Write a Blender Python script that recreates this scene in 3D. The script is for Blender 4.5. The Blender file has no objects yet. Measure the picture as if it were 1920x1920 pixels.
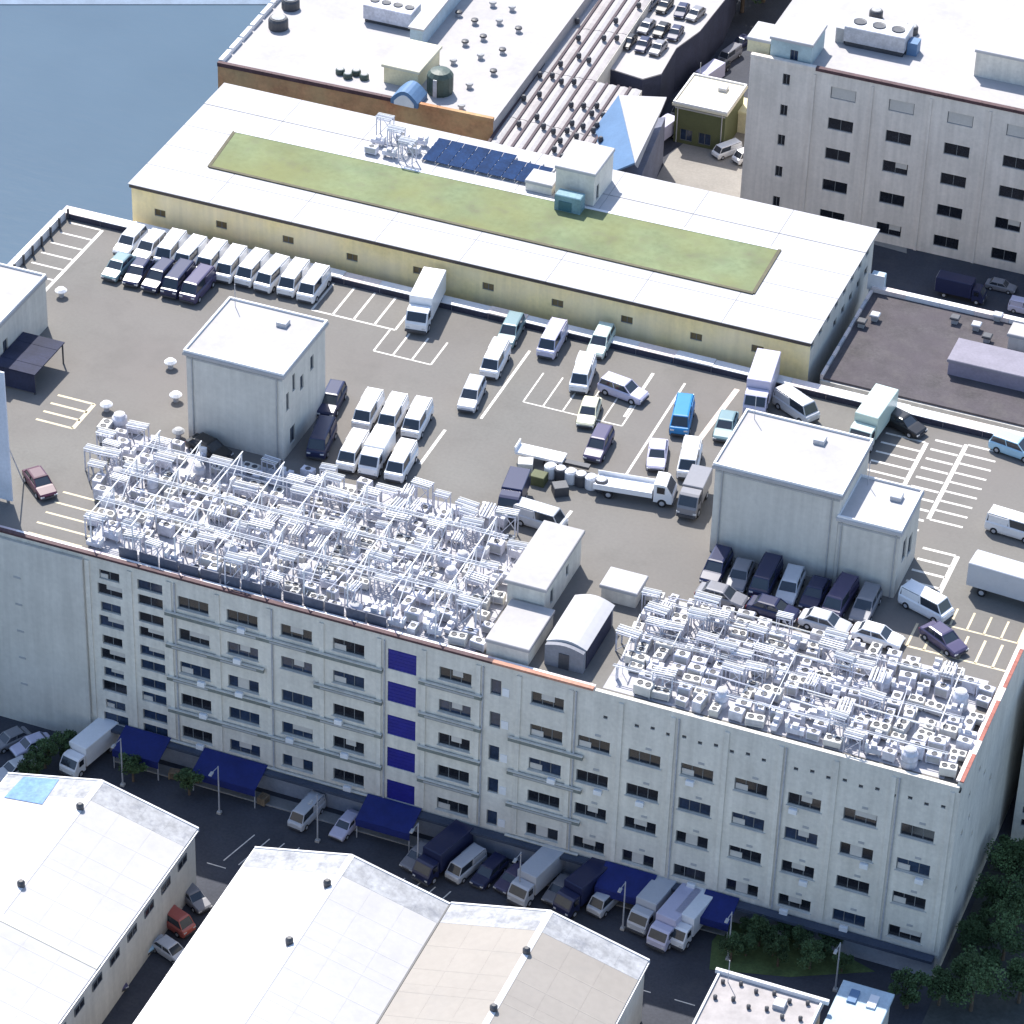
import bpy, math, random
from math import sin, cos, pi, radians
from mathutils import Vector, Matrix
random.seed(11)
S = bpy.context.scene
COL = S.collection

# ------------------------------------------------------------------ camera
YAW, PITCH, ROLL, FPX = -0.356, 0.629, 0.034, 6624.0
TGT = Vector((41.426, 27.416, 28.0)); DIST = 417.025
fw = Vector((sin(YAW)*cos(PITCH), cos(YAW)*cos(PITCH), -sin(PITCH)))
r0 = Vector((cos(YAW), -sin(YAW), 0)); u0 = r0.cross(fw)
rt = r0*cos(ROLL)+u0*sin(ROLL); up = -r0*sin(ROLL)+u0*cos(ROLL)
CAMP = TGT-fw*DIST
cd = bpy.data.cameras.new('camera'); cam = bpy.data.objects.new('camera', cd); COL.objects.link(cam)
cd.sensor_width = 36; cd.lens = FPX/1920*36; cd.clip_start = 1; cd.clip_end = 6000
M = Matrix((rt, up, -fw)).transposed().to_4x4(); M.translation = CAMP
cam.matrix_world = M
S.camera = cam

# ------------------------------------------------------------------ world, sun, exposure
SUN = Vector((-6.0, 7.5, 12.7)).normalized()
w = bpy.data.worlds.new('World'); S.world = w; w.use_nodes = True
nt = w.node_tree; bg = nt.nodes['Background']
sky = nt.nodes.new('ShaderNodeTexSky'); sky.sky_type = 'NISHITA'; sky.sun_disc = False
sky.sun_elevation = math.asin(SUN.z); sky.sun_rotation = math.atan2(SUN.x, SUN.y)
sky.air_density = 1.0; sky.dust_density = 1.0; sky.ozone_density = 2.2
nt.links.new(sky.outputs[0], bg.inputs[0]); bg.inputs[1].default_value = 0.15
sl = bpy.data.lights.new('sun', 'SUN'); so = bpy.data.objects.new('sun', sl); COL.objects.link(so)
sl.energy = 4.3; sl.angle = radians(0.5); sl.color = (1.0, 0.955, 0.89)
so.rotation_euler = (-SUN).to_track_quat('-Z', 'Y').to_euler()
S.view_settings.view_transform = 'Standard'; S.view_settings.look = 'None'
S.view_settings.exposure = 0.84; S.view_settings.gamma = 1.0; S.view_settings.use_curve_mapping = False
S.render.engine = 'CYCLES'
S.render.resolution_x = 1024; S.render.resolution_y = 1024

# ------------------------------------------------------------------ pixel of the survey photo -> world point on a plane
def ray(px, py): return fw*FPX+rt*(px-960)+up*(960-py)
def U(px, py, z):
    d = ray(px, py); return CAMP+d*((z-CAMP.z)/d.z)
def UY(px, py, y):
    d = ray(px, py); return CAMP+d*((y-CAMP.y)/d.y)
def PJ(p):
    q = Vector(p)-CAMP; z = q.dot(fw); return 960+FPX*q.dot(rt)/z, 960-FPX*q.dot(up)/z
def inpoly(x, y, P):
    c = False; j = len(P)-1
    for i in range(len(P)):
        if (P[i][1] > y) != (P[j][1] > y) and x < (P[j][0]-P[i][0])*(y-P[i][1])/(P[j][1]-P[i][1])+P[i][0]: c = not c
        j = i
    return c
OR = ['zeroth','first','second','third','fourth','fifth','sixth','seventh','eighth','ninth','tenth','eleventh','twelfth','thirteenth','fourteenth','fifteenth','sixteenth','seventeenth','eighteenth','nineteenth','twentieth','twenty-first','twenty-second','twenty-third','twenty-fourth','twenty-fifth','twenty-sixth','twenty-seventh','twenty-eighth']

# ------------------------------------------------------------------ materials
MATS = {}
def mat(name, col, rough=0.75, var=0.12, scale=0.35, fine=3.0, metal=0.0, bump=0.0, streak=0.0, tint=None, spec=0.4, local=False, dirt=0.0, dirtcol=(0.12,0.11,0.10), dscale=0.12):
    if name in MATS: return MATS[name]
    m = bpy.data.materials.new(name); m.use_nodes = True; n = m.node_tree; N = n.nodes; L = n.links
    b = N['Principled BSDF']; b.inputs['Roughness'].default_value = rough; b.inputs['Metallic'].default_value = metal
    b.inputs['Specular IOR Level'].default_value = spec
    if local:
        tc = N.new('ShaderNodeTexCoord'); pos = tc.outputs['Object']
    else:
        g = N.new('ShaderNodeNewGeometry'); pos = g.outputs['Position']
    def noise(sc, det=4, vec=None, rgh=0.55):
        t = N.new('ShaderNodeTexNoise'); t.inputs['Scale'].default_value = sc; t.inputs['Detail'].default_value = det; t.inputs['Roughness'].default_value = rgh
        L.new(vec or pos, t.inputs['Vector']); return t.outputs['Fac']
    def ramp(fac, a, c):
        mr = N.new('ShaderNodeMapRange'); mr.inputs[1].default_value = 0.3; mr.inputs[2].default_value = 0.7
        mr.inputs[3].default_value = a; mr.inputs[4].default_value = c; L.new(fac, mr.inputs[0]); return mr.outputs[0]
    def mix(kind, fac, a, c):
        x = N.new('ShaderNodeMix'); x.data_type = 'RGBA'; x.blend_type = kind
        for s, v in ((0, fac), (6, a), (7, c)):
            if hasattr(v, 'links'): L.new(v, x.inputs[s])
            else: x.inputs[s].default_value = v if not isinstance(v, tuple) else (*v[:3], 1)
        return x.outputs[2]
    c = (*col, 1)
    big = ramp(noise(scale), 1-var, 1+var)
    out = mix('MULTIPLY', 1.0, col, big)
    fin = ramp(noise(fine, 3), 1-var*0.7, 1+var*0.7)
    out = mix('MULTIPLY', 1.0, out, fin)
    if tint:
        out = mix('MIX', ramp(noise(scale*0.6, 2), 0.0, 0.75), out, tint)
    if streak:
        mp = N.new('ShaderNodeMapping'); mp.inputs['Scale'].default_value = (1.2, 1.2, 0.06); L.new(pos, mp.inputs['Vector'])
        out = mix('MULTIPLY', 1.0, out, ramp(noise(1.0, 4, mp.outputs[0]), 1-streak, 1+streak*0.3))
    if dirt:
        d = N.new('ShaderNodeMapRange'); d.inputs[1].default_value = 0.52; d.inputs[2].default_value = 0.72; d.inputs[3].default_value = 0; d.inputs[4].default_value = dirt
        L.new(noise(dscale, 8, None, 0.68), d.inputs[0]); out = mix('MIX', d.outputs[0], out, dirtcol)
    L.new(out, b.inputs['Base Color'])
    if bump:
        bp = N.new('ShaderNodeBump'); bp.inputs['Strength'].default_value = bump; bp.inputs['Distance'].default_value = 0.05
        L.new(noise(fine*2, 4), bp.inputs['Height']); L.new(bp.outputs[0], b.inputs['Normal'])
    MATS[name] = m; return m

WALL = mat('painted concrete wall', (0.66, 0.625, 0.555), 0.8, 0.08, 0.25, 2.0, streak=0.13, bump=0.15, dirt=0.25, dirtcol=(0.42,0.41,0.38), dscale=0.4)
WALLG = mat('grey rendered wall', (0.57, 0.545, 0.495), 0.8, 0.07, 0.15, 1.6, streak=0.12, bump=0.15)
WALLB = mat('beige concrete wall', (0.70, 0.63, 0.56), 0.85, 0.07, 0.2, 2.0, streak=0.15, dirt=0.25, dirtcol=(0.45,0.42,0.36), dscale=0.3)
YELL = mat('pale yellow painted wall', (0.93, 0.75, 0.37), 0.8, 0.08, 0.3, 2.0, streak=0.10, tint=(0.88,0.74,0.50))
DECK = mat('worn parking deck', (0.160, 0.154, 0.141), 0.9, 0.09, 0.07, 2.5, bump=0.2, tint=(0.158,0.142,0.132), dirt=0.4, dirtcol=(0.115,0.109,0.10), dscale=0.16)
ASPH = mat('street asphalt', (0.046, 0.050, 0.064), 0.9, 0.2, 0.12, 3.0, bump=0.25, dirt=0.5, dirtcol=(0.08,0.08,0.085), dscale=0.2)
PAVE = mat('beige paving', (0.25, 0.235, 0.215), 0.9, 0.12, 0.15, 2.5, dirt=0.5, dirtcol=(0.2,0.18,0.16))
WROOF = mat('white roof membrane', (0.42, 0.412, 0.42), 0.7, 0.04, 0.12, 1.5, dirt=0.35, dirtcol=(0.33,0.32,0.315), dscale=0.25)
SHEDW = mat('white sheet roofing', (0.42, 0.41, 0.415), 0.6, 0.04, 0.10, 1.2, dirt=0.35, dirtcol=(0.32,0.31,0.295), dscale=0.22)
SHEDB = mat('beige sheet roofing', (0.290, 0.264, 0.236), 0.65, 0.05, 0.10, 1.2, dirt=0.4, dirtcol=(0.24,0.228,0.215), dscale=0.22)
SHEDE = mat('weathered roof edge sheet', (0.33, 0.335, 0.35), 0.7, 0.2, 0.7, 2.2, dirt=0.9, dirtcol=(0.15,0.16,0.19), dscale=0.45)
PINKR = mat('pale pinkish roof felt', (0.36, 0.335, 0.33), 0.8, 0.12, 0.3, 1.5, dirt=0.4, dirtcol=(0.3,0.27,0.26), dscale=0.4)
PALER = mat('pale roof felt', (0.375, 0.36, 0.358), 0.8, 0.06, 0.12, 1.2, dirt=0.45, dirtcol=(0.29,0.278,0.272), dscale=0.2)
RIBR = mat('grey ribbed roof', (0.36, 0.345, 0.345), 0.7, 0.10, 0.3, 1.6, dirt=0.5, dirtcol=(0.24,0.225,0.225), dscale=0.3)
GRAV = mat('brown gravel roof', (0.074, 0.067, 0.070), 0.95, 0.24, 0.4, 2.6, bump=0.5, tint=(0.082,0.070,0.080), dirt=0.5, dirtcol=(0.115,0.105,0.10), dscale=0.3)
GREEN = mat('sedum green roof', (0.165, 0.205, 0.112), 0.95, 0.18, 0.16, 1.2, bump=0.5, tint=(0.185,0.188,0.075), dirt=0.7, dirtcol=(0.125,0.118,0.078), dscale=0.3)
BROWN = mat('rust brown coping', (0.075, 0.038, 0.042), 0.7, 0.25, 0.5, 2.0, dirt=0.5, dirtcol=(0.06,0.04,0.045), dscale=0.25)
ORANGE = mat('orange brick', (0.42, 0.20, 0.10), 0.85, 0.25, 0.3, 2.0, tint=(0.50,0.36,0.18), dirt=0.5, dirtcol=(0.2,0.09,0.06), dscale=0.4)
DARKB = mat('dark brown fascia', (0.075, 0.06, 0.05), 0.7, 0.2)
WHITE = mat('white paint', (0.70, 0.70, 0.71), 0.55, 0.05, 0.4, 2.0)
STEEL = mat('white steelwork', (0.53, 0.53, 0.585), 0.5, 0.22, 0.4, 2.0)
GALV = mat('galvanised metal', (0.42, 0.43, 0.46), 0.45, 0.15, 0.8, 3.0, metal=0.2)
CREAM = mat('cream metal casing', (0.56, 0.545, 0.51), 0.6, 0.08)
DGREY = mat('dark grey metal', (0.06, 0.062, 0.07), 0.5, 0.15)
GRAY = mat('mid grey concrete', (0.36, 0.36, 0.36), 0.85, 0.1, 0.4)
GRGR = mat('greenish grey ledge', (0.17, 0.185, 0.17), 0.8, 0.2)
BLUE = mat('royal blue shutter', (0.014, 0.016, 0.20), 0.5, 0.12, 0.6)
AWN = mat('blue awning cloth', (0.008, 0.018, 0.13), 0.7, 0.15, 0.6)
GLASS = mat('dark window glass', (0.012, 0.014, 0.02), 0.12, 0.3, 0.6, spec=0.6)
CARG = mat('car window glass', (0.03, 0.038, 0.05), 0.08, 0.1, 0.6, spec=0.7)
GLASB = mat('bluish window glass', (0.02, 0.035, 0.07), 0.12, 0.3, 0.6, spec=0.6)
BLIND = mat('pale window blind', (0.50, 0.475, 0.44), 0.8, 0.06)
FRAME = mat('grey window frame', (0.16, 0.165, 0.17), 0.6, 0.05)
RUBB = mat('tyre rubber', (0.02, 0.02, 0.022), 0.8, 0.1)
PAINT = mat('road paint', (0.66, 0.63, 0.58), 0.8, 0.12, 1.2, 4.0, dirt=0.6, dirtcol=(0.27,0.25,0.23), dscale=0.8)
PAINTY = mat('yellowish road paint', (0.60, 0.52, 0.36), 0.8, 0.12, 1.2, 4.0, dirt=0.6, dirtcol=(0.27,0.25,0.2), dscale=0.8)
SOLAR = mat('solar panel glass', (0.010, 0.034, 0.100), 0.6, 0.25, 0.5, spec=0.04)
TEAL = mat('teal blue roof sheet', (0.10, 0.185, 0.32), 0.6, 0.08)
SKYB = mat('light blue sheet', (0.38, 0.48, 0.55), 0.6, 0.1, 0.6)
TARP = mat('blue tarpaulin', (0.13, 0.25, 0.52), 0.6, 0.2, 0.9)
LEAF = mat('tree leaves', (0.068, 0.112, 0.048), 0.8, 0.5, 0.3, 2.0, spec=0.2)
BARK = mat('bark', (0.10, 0.075, 0.055), 0.9, 0.2, 1.5)
GRASS = mat('grass', (0.085, 0.125, 0.045), 0.95, 0.25, 0.5, 2.5, bump=0.4)
LAVD = mat('pale lavender roof coating', (0.60, 0.61, 0.67), 0.8, 0.08, 0.3)
LAMP = mat('headlamp glass', (0.6, 0.6, 0.6), 0.2, 0.05)
RED = mat('red lamp glass', (0.35, 0.02, 0.02), 0.3, 0.05)
YBOX = mat('pale yellow render', (0.66, 0.60, 0.40), 0.8, 0.1)
OLIVE = mat('olive green shutter', (0.09, 0.10, 0.045), 0.7, 0.1)
GDARK = mat('dark green tank paint', (0.05, 0.075, 0.065), 0.5, 0.2)

def water_mat():
    m = bpy.data.materials.new('harbour water'); m.use_nodes = True; n = m.node_tree; N = n.nodes; L = n.links
    b = N['Principled BSDF']; b.inputs['Roughness'].default_value = 0.25; b.inputs['IOR'].default_value = 1.33
    g = N.new('ShaderNodeNewGeometry')
    t = N.new('ShaderNodeTexNoise'); t.inputs['Scale'].default_value = 0.035; t.inputs['Detail'].default_value = 6
    L.new(g.outputs['Position'], t.inputs['Vector'])
    cr = N.new('ShaderNodeValToRGB'); cr.color_ramp.elements[0].position = 0.3; cr.color_ramp.elements[1].position = 0.72
    cr.color_ramp.elements[0].color = (0.042, 0.082, 0.124, 1); cr.color_ramp.elements[1].color = (0.054, 0.098, 0.142, 1)
    L.new(t.outputs['Fac'], cr.inputs[0]); L.new(cr.outputs[0], b.inputs['Base Color'])
    mp = N.new('ShaderNodeMapping'); mp.inputs['Scale'].default_value = (0.5, 1.4, 1); mp.inputs['Rotation'].default_value = (0, 0, 0.4); L.new(g.outputs['Position'], mp.inputs['Vector'])
    t2 = N.new('ShaderNodeTexNoise'); t2.inputs['Scale'].default_value = 0.55; t2.inputs['Detail'].default_value = 5; L.new(mp.outputs[0], t2.inputs['Vector'])
    bp = N.new('ShaderNodeBump'); bp.inputs['Strength'].default_value = 0.12; bp.inputs['Distance'].default_value = 0.22
    L.new(t2.outputs['Fac'], bp.inputs['Height']); L.new(bp.outputs[0], b.inputs['Normal'])
    return m
WATER = water_mat()

# ------------------------------------------------------------------ mesh helpers
class MB:
    def __init__(s): s.v = []; s.f = []
    def add(s, vs, fs):
        o = len(s.v); s.v += [tuple(p) for p in vs]; s.f += [tuple(i+o for i in f) for f in fs]; return s
    def box(s, x0, x1, y0, y1, z0, z1):
        return s.add([(x0,y0,z0),(x1,y0,z0),(x1,y1,z0),(x0,y1,z0),(x0,y0,z1),(x1,y0,z1),(x1,y1,z1),(x0,y1,z1)],
                     [(0,3,2,1),(4,5,6,7),(0,1,5,4),(1,2,6,5),(2,3,7,6),(3,0,4,7)])
    def cbox(s, cx, cy, sx, sy, z0, z1): return s.box(cx-sx/2, cx+sx/2, cy-sy/2, cy+sy/2, z0, z1)
    def bevbox(s, x0, x1, y0, y1, z0, z1, b):     # box with chamfered top edges
        A = [(x0,y0),(x1,y0),(x1,y1),(x0,y1)]; B = [(x0+b,y0+b),(x1-b,y0+b),(x1-b,y1-b),(x0+b,y1-b)]
        return s.loft([[(*p,z0) for p in A], [(*p,z1-b) for p in A], [(*p,z1) for p in B]])
    def quad(s, *p): return s.add(p, [tuple(range(len(p)))])
    def prism(s, poly, z0, z1):
        n = len(poly)
        if sum(poly[i][0]*poly[(i+1)%n][1]-poly[(i+1)%n][0]*poly[i][1] for i in range(n)) < 0: poly = poly[::-1]
        vs = [(p[0],p[1],z0) for p in poly]+[(p[0],p[1],z1) for p in poly]
        fs = [tuple(range(n-1,-1,-1)), tuple(range(n,2*n))]+[(i,(i+1)%n,(i+1)%n+n,i+n) for i in range(n)]
        return s.add(vs, fs)
    def tube(s, a, b, r, n=6, r2=None):
        a = Vector(a); b = Vector(b); d = (b-a).normalized(); q = d.orthogonal().normalized(); e = d.cross(q); r2 = r if r2 is None else r2
        vs = [a+(q*cos(2*pi*i/n)+e*sin(2*pi*i/n))*r for i in range(n)]+[b+(q*cos(2*pi*i/n)+e*sin(2*pi*i/n))*r2 for i in range(n)]
        return s.add(vs, [(i,(i+1)%n,(i+1)%n+n,i+n) for i in range(n)]+[tuple(range(n-1,-1,-1)), tuple(range(n,2*n))])
    def loft(s, rings, cap=True):
        n = len(rings[0]); vs = [p for r in rings for p in r]; fs = []
        for k in range(len(rings)-1):
            fs += [(k*n+i, k*n+(i+1)%n, (k+1)*n+(i+1)%n, (k+1)*n+i) for i in range(n)]
        if cap: fs += [tuple(range(n-1,-1,-1)), tuple(range((len(rings)-1)*n, len(rings)*n))]
        return s.add(vs, fs)
    def lathe(s, prof, n=12, cx=0, cy=0):
        return s.loft([[(cx+r*cos(2*pi*i/n), cy+r*sin(2*pi*i/n), z) for i in range(n)] for r, z in prof])
    def mesh(s, name, m=None):
        me = bpy.data.meshes.new(name); me.from_pydata(s.v, [], s.f); me.update()
        if m: me.materials.append(m)
        return me
def obj(name, data, m=None, parent=None, loc=None, rz=0, label=None):
    if isinstance(data, MB): data = data.mesh(name, m)
    o = bpy.data.objects.new(name, data); COL.objects.link(o)
    if parent: o.parent = parent
    if loc: o.location = loc
    if rz: o.rotation_euler = (0, 0, rz)
    if label: o['label'] = label
    return o
def tag(o, label, cat, group=None):
    o['label'] = label; o['category'] = cat
    if group: o['group'] = group
    return o
def thing(name, label, cat, loc=(0,0,0), rz=0, group=None):
    o = bpy.data.objects.new(name, None); COL.objects.link(o); o.location = loc; o.rotation_euler = (0,0,rz); o.empty_display_size = 0.3
    return tag(o, label, cat, group)
def struct(name, mb, m, kind='structure'):
    o = obj(name, mb, m); o['kind'] = kind; return o
def dup(root, loc, rz=0, label=None, group=None):
    def cp(o, par):
        c = o.copy(); COL.objects.link(c); c.parent = par
        for ch in o.children: cp(ch, c)
        return c
    r = cp(root, None); r.location = loc; r.rotation_euler = (0,0,rz)
    if label: r['label'] = label
    if group: r['group'] = group
    return r

WCACHE = {}
def window_part(parent, w_, h_, origin, ang, glass=GLASS, blind=None, bars=2, name='window'):
    key = (round(w_,2), round(h_,2), bars)
    if key not in WCACHE:
        f = MB(); t = 0.09
        f.box(0,w_,0,.1,0,t); f.box(0,w_,0,.1,h_-t,h_); f.box(0,t,0.005,.1,t,h_-t); f.box(w_-t,w_,0.005,.1,t,h_-t)
        for i in range(1, bars+1):
            x = w_*i/(bars+1); f.box(x-.04,x+.04,0.01,.1,t,h_-t)
        g = MB(); g.box(t*.5,w_-t*.5,.06,.09,t*.5,h_-t*.5)
        WCACHE[key] = (f.mesh('window_frame', FRAME), {}, g)
    fm, gm, g = WCACHE[key]
    if glass.name not in gm: gm[glass.name] = g.mesh('pane', glass)
    o = obj(name, fm, None, parent, origin, ang)
    obj('pane', gm[glass.name], None, o)
    if blind:
        a, b, c, d = blind; bk = (key, blind)
        if bk not in WCACHE: WCACHE[bk] = MB().box(w_*a,w_*b,-.02,.05,h_*c,h_*d).mesh('blind', BLIND)
        obj('blind', WCACHE[bk], None, o)
    return o
def facade(parent, o0, ang, width, z0, z1, ops, m, depth=0.45, name='wall'):
    """wall sheet with real recessed openings; local u along ang, outward normal = (sin,-cos)"""
    ux, uy = cos(ang), sin(ang); ny = (-uy, ux)    # inward
    P = lambda u_, d, z: (o0[0]+ux*u_+ny[0]*d, o0[1]+uy*u_+ny[1]*d, z)
    us = sorted({0.0, width, *[o[0] for o in ops], *[o[1] for o in ops]}); zs = sorted({z0, z1, *[o[2] for o in ops], *[o[3] for o in ops]})
    mb = MB()
    for i in range(len(us)-1):
        j = 0
        run = None
        cells = [any(o[0]-1e-6 <= us[i] and us[i+1] <= o[1]+1e-6 and o[2]-1e-6 <= zs[j] and zs[j+1] <= o[3]+1e-6 for o in ops) for j in range(len(zs)-1)]
        j = 0
        while j < len(cells):
            if not cells[j]:
                k = j
                while k+1 < len(cells) and not cells[k+1]: k += 1
                mb.quad(P(us[i],0,zs[j]), P(us[i+1],0,zs[j]), P(us[i+1],0,zs[k+1]), P(us[i],0,zs[k+1])); j = k+1
            else: j += 1
    for a, b, c, d in [o[:4] for o in ops]:
        mb.quad(P(a,0,c),P(a,depth,c),P(b,depth,c),P(b,0,c)); mb.quad(P(a,0,d),P(b,0,d),P(b,depth,d),P(a,depth,d))
        mb.quad(P(a,0,c),P(a,0,d),P(a,depth,d),P(a,depth,c)); mb.quad(P(b,0,c),P(b,depth,c),P(b,depth,d),P(b,0,d))
        mb.quad(P(a,depth,c),P(b,depth,c),P(b,depth,d),P(a,depth,d))
    obj(name, mb, m, parent)
    return P

ZD = 27.6      # main parking deck level
exec_parts = []
# ================================================================== SETTING
QX = U(408,122,12).x-.15
g = MB(); g.prism([(-37.6,-400),(700,-400),(700,900),(QX,900),(QX,118),(-33,118),(-33,66.9),(-37.6,66.9)], -6, 0)
struct('ground', g, ASPH)
wv = MB(); wv.quad((-1500,-700,-1.2),(-30,-700,-1.2),(-30,1800,-1.2),(-1500,1800,-1.2)); struct('water', wv, WATER)
pr_ = MB()
a = U(-60,8,-1.1); b = U(520,8,-1.1); a2 = U(-60,-60,-1.1); b2 = U(520,-60,-1.1)
pr_.prism([(a.x,a.y),(b.x,b.y),(b2.x,b2.y),(a2.x,a2.y)], -3, -1.1); struct('pier', pr_, mat('pale concrete pier', (0.15,0.20,0.27), 0.8))

# ================================================================== MAIN WAREHOUSE
X0, X1, YB = -38.0, 104.0, 67.4
mw = thing('warehouse', 'long pale warehouse with a parking deck on its roof and dark strip windows', 'warehouse', (0,0,0))
rows_l = [24.6, 19.9, 15.0, 10.2, 5.3]; rows_r = [20.2, 15.2, 10.3, 5.3]
ops = []; win = []     # (u0,u1,z0,z1,type)
def addop(xc, zc, w_, h_, t): win.append((xc-X0-w_/2, xc-X0+w_/2, zc-h_/2, zc+h_/2, t))
for zc in rows_l:
    addop(2.2, zc+1.0, 2.6, 1.35, 'bay'); addop(2.2, zc-1.15, 3.2, 1.6, 'bay')
    addop(7.4, zc+1.0, 3.2, 1.45, 'bay'); addop(7.4, zc-1.15, 3.2, 1.45, 'bay')
    for xc in (12.9, 19.1, 25.9, 32.4, 45.5, 56.6): addop(xc, zc, 3.9, 1.75, 'win')
    addop(50.4, zc, 1.3, 2.2, 'blue2')
    addop(39.0, zc, 3.5, 2.9, 'blue')
for zc in rows_r:
    for xc in (62.3, 68.3, 74.5, 80.8, 87.0, 93.4, 99.9): addop(xc, zc, 3.8, 1.75, 'win')
for k in range(22): addop(63.5+k*1.85, 24.55+0.25*(k % 2), 0.5, 0.45, 'vent')
P = facade(mw, (X0, 0), 0, X1-X0, 0, 27.3, win, WALL)
rb = random.Random(4)
BL = [None, (0.34,0.97,0.50,0.97), (0.30,0.70,0.45,0.97), (0.03,0.40,0.05,0.5), (0.40,0.72,0.45,0.97), None, None, (0.30,0.66,0.05,0.97)]
for u0_, u1_, c_, d_, t in win:
    o = (X0+u0_, 0.22, c_)
    if t == 'win':
        wn = window_part(mw, u1_-u0_, d_-c_, o, 0, rb.choice([GLASS, GLASS, GLASB]), rb.choice(BL))
        if 'sill' not in WCACHE: WCACHE['sill'] = MB().box(-.12, 4.0, -.42, -.225, -.12, -.005).mesh('sill', WALLG)
        obj('sill', WCACHE['sill'], None, wn)
        if rb.random() < .3:
            if 'wac' not in WCACHE: WCACHE['wac'] = MB().bevbox(0,.95,-.75,-.23,-.85,-.2,.04).mesh('air_conditioner', WHITE)
            obj('air_conditioner', WCACHE['wac'], None, wn, (rb.uniform(.2,2.6),0,0))
    elif t == 'bay': window_part(mw, u1_-u0_, d_-c_, o, 0, rb.choice([GLASS, GLASB]), rb.choice([None, None, BL[3], BL[1]]), 1)
    elif t == 'blue':
        s_ = MB(); ww, hh = u1_-u0_, d_-c_
        for k in range(12): s_.box(0.02, ww-.02, 0.0+(k % 2)*.03, .12, hh*k/12+.004, hh*(k+1)/12-.004)
        if 'shut' not in WCACHE: WCACHE['shut'] = s_.mesh('shutter', BLUE)
        obj('blue_shutter', WCACHE['shut'], None, mw, (X0+u0_, .08, c_))
    elif t == 'blue2':
        window_part(mw, u1_-u0_, d_-c_, o, 0, GLASB, None, 0)
        obj('white_panel', MB().box(u1_+X0+.15, u1_+X0+1.0, -.06, -.003, c_+.2, c_+1.3), WHITE, mw)
    else:
        if 'vent' not in WCACHE: WCACHE['vent'] = MB().box(0.03,.47,0,.1,.03,.42).mesh('vent', DGREY)
        obj('vent', WCACHE['vent'], None, mw, (X0+u0_, .15, c_))
# piers between bays, ledges, base canopy
for x in (-.6, 4.85, 9.9, 16.0, 22.5, 29.1, 36.2, 41.7, 48.3, 53.2, 59.4, 65.3, 71.4, 77.65, 83.9, 90.2, 96.65, 103.2):
    obj('pier', MB().box(x-.28, x+.28, -.16, -.002, 4.0, 27.2), WALL, mw)
for i, zc in enumerate(rows_l):
    for k, (xa, xb) in enumerate([(9.4, 15.6), (15.62, 21.9), (21.92, 28.2), (28.22, 36.7), (41.2, 48.9), (52.2, 61.2)]):
        if (i*3+k) % 11 == 5: continue
        obj('ledge', MB().box(xa, xb, -.48, -.17, zc-2.1, zc-1.62), GRGR, mw)
        obj('ledge_top', MB().box(xa, xb, -.50, -.17, zc-1.618, zc-1.55), WALL, mw)
        if (i+k) % 3: obj('balcony_rail', MB().box(xa+.8, xb-.9, -.51, -.483, zc-2.0, zc-1.75), GRAY, mw)
for zc in rows_r:
    for xc in (62.3, 68.3, 74.5, 80.8, 87.0, 93.4, 99.9):
        obj('wall_grille', MB().box(xc+.1, xc+.8, -.05, -.003, zc+1.35, zc+1.65), GRAY, mw)
obj('base_canopy', MB().box(2, 103.6, -1.3, -.17, 3.15, 3.55), mat('dark canopy metal', (0.05,0.065,0.10), 0.6), mw)
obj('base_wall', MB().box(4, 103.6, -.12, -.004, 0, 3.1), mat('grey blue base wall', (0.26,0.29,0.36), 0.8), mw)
for x in (10.6, 22.9, 36.9, 48.9, 60.0, 72.1, 84.5, 97.3):
    obj('drain_pipe', MB().tube((x,-.14,3.7),(x,-.14,27.2),.10,6), GALV, mw)
# plain left-hand wall standing a little proud
obj('left_wall', MB().box(X0, -1.05, -.45, -.005, 0, 27.3), WALLG, mw)
for k in range(5): obj('wall_vent', MB().box(-10.2, -9.3, -.52, -.455, 6+k*4, 6.25+k*4), GRAY, mw)
# right side wall with a few small openings
P2 = facade(mw, (X1, 0.0), pi/2, YB, 0, 27.3, [(3.5,4.3,18,18.9),(6.5,7.4,18,18.9),(9.5,10.4,13,13.9),(4.5,5.4,9,9.9),(12,13,20,20.8),(16,17,16,17),(9,9.9,23,23.8),(5,5.8,22.5,23.2)], WALL)
obj('rear_wall', MB().box(X0+.01, X1-.01, YB-.3, YB, 0, 27.3), WALLG, mw)
obj('west_wall', MB().box(X0, X0+.3, 0.01, YB-.31, 0, 27.3), WALLG, mw)
obj('parking_deck', MB().box(X0+.35, X1-.02, .5, YB-.32, 27.2, ZD), DECK, mw)
# parapets
obj('front_parapet', MB().box(X0, 62.0, 0.0, .5, 27.302, 28.05), WALL, mw)
for k in range(25):
    xa = X0+k*4.0; xb = min(xa+3.985, 62.0)
    obj('coping', MB().box(xa, xb, -.34, .22, 27.80 if False else 28.052, 28.36), BROWN if k < 22 else mat('orange coping', (0.40,0.20,0.14), 0.7, 0.2), mw)
    obj('coping', MB().box(xa, xb, .225, .75, 28.052, 28.2), WHITE if k % 3 else mat('pinkish coping', (0.62,0.52,0.52), 0.7, 0.15), mw)
obj('front_parapet', MB().box(62.01, X1-.2, 0.0, .5, 27.302, 27.95), WALL, mw)
RB = mat('red brown stripe', (0.30,0.10,0.075), 0.7, 0.2); PKW = mat('pinkish white paint', (0.72,0.62,0.58), 0.7, 0.1)
obj('side_parapet', MB().box(X1-.5, X1, .55, YB-.6, 27.302, 28.3), WALL, mw)
for k in range(26):
    obj('coping', MB().box(X1-.75, X1-.32, .55+k*2.5, .55+k*2.5+2.46, 28.302, 28.5), PKW, mw)
    obj('coping', MB().box(X1-.315, X1+.1, .55+k*2.5, .55+k*2.5+2.46, 28.302, 28.46), RB if k % 4 != 2 else PKW, mw)
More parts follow.
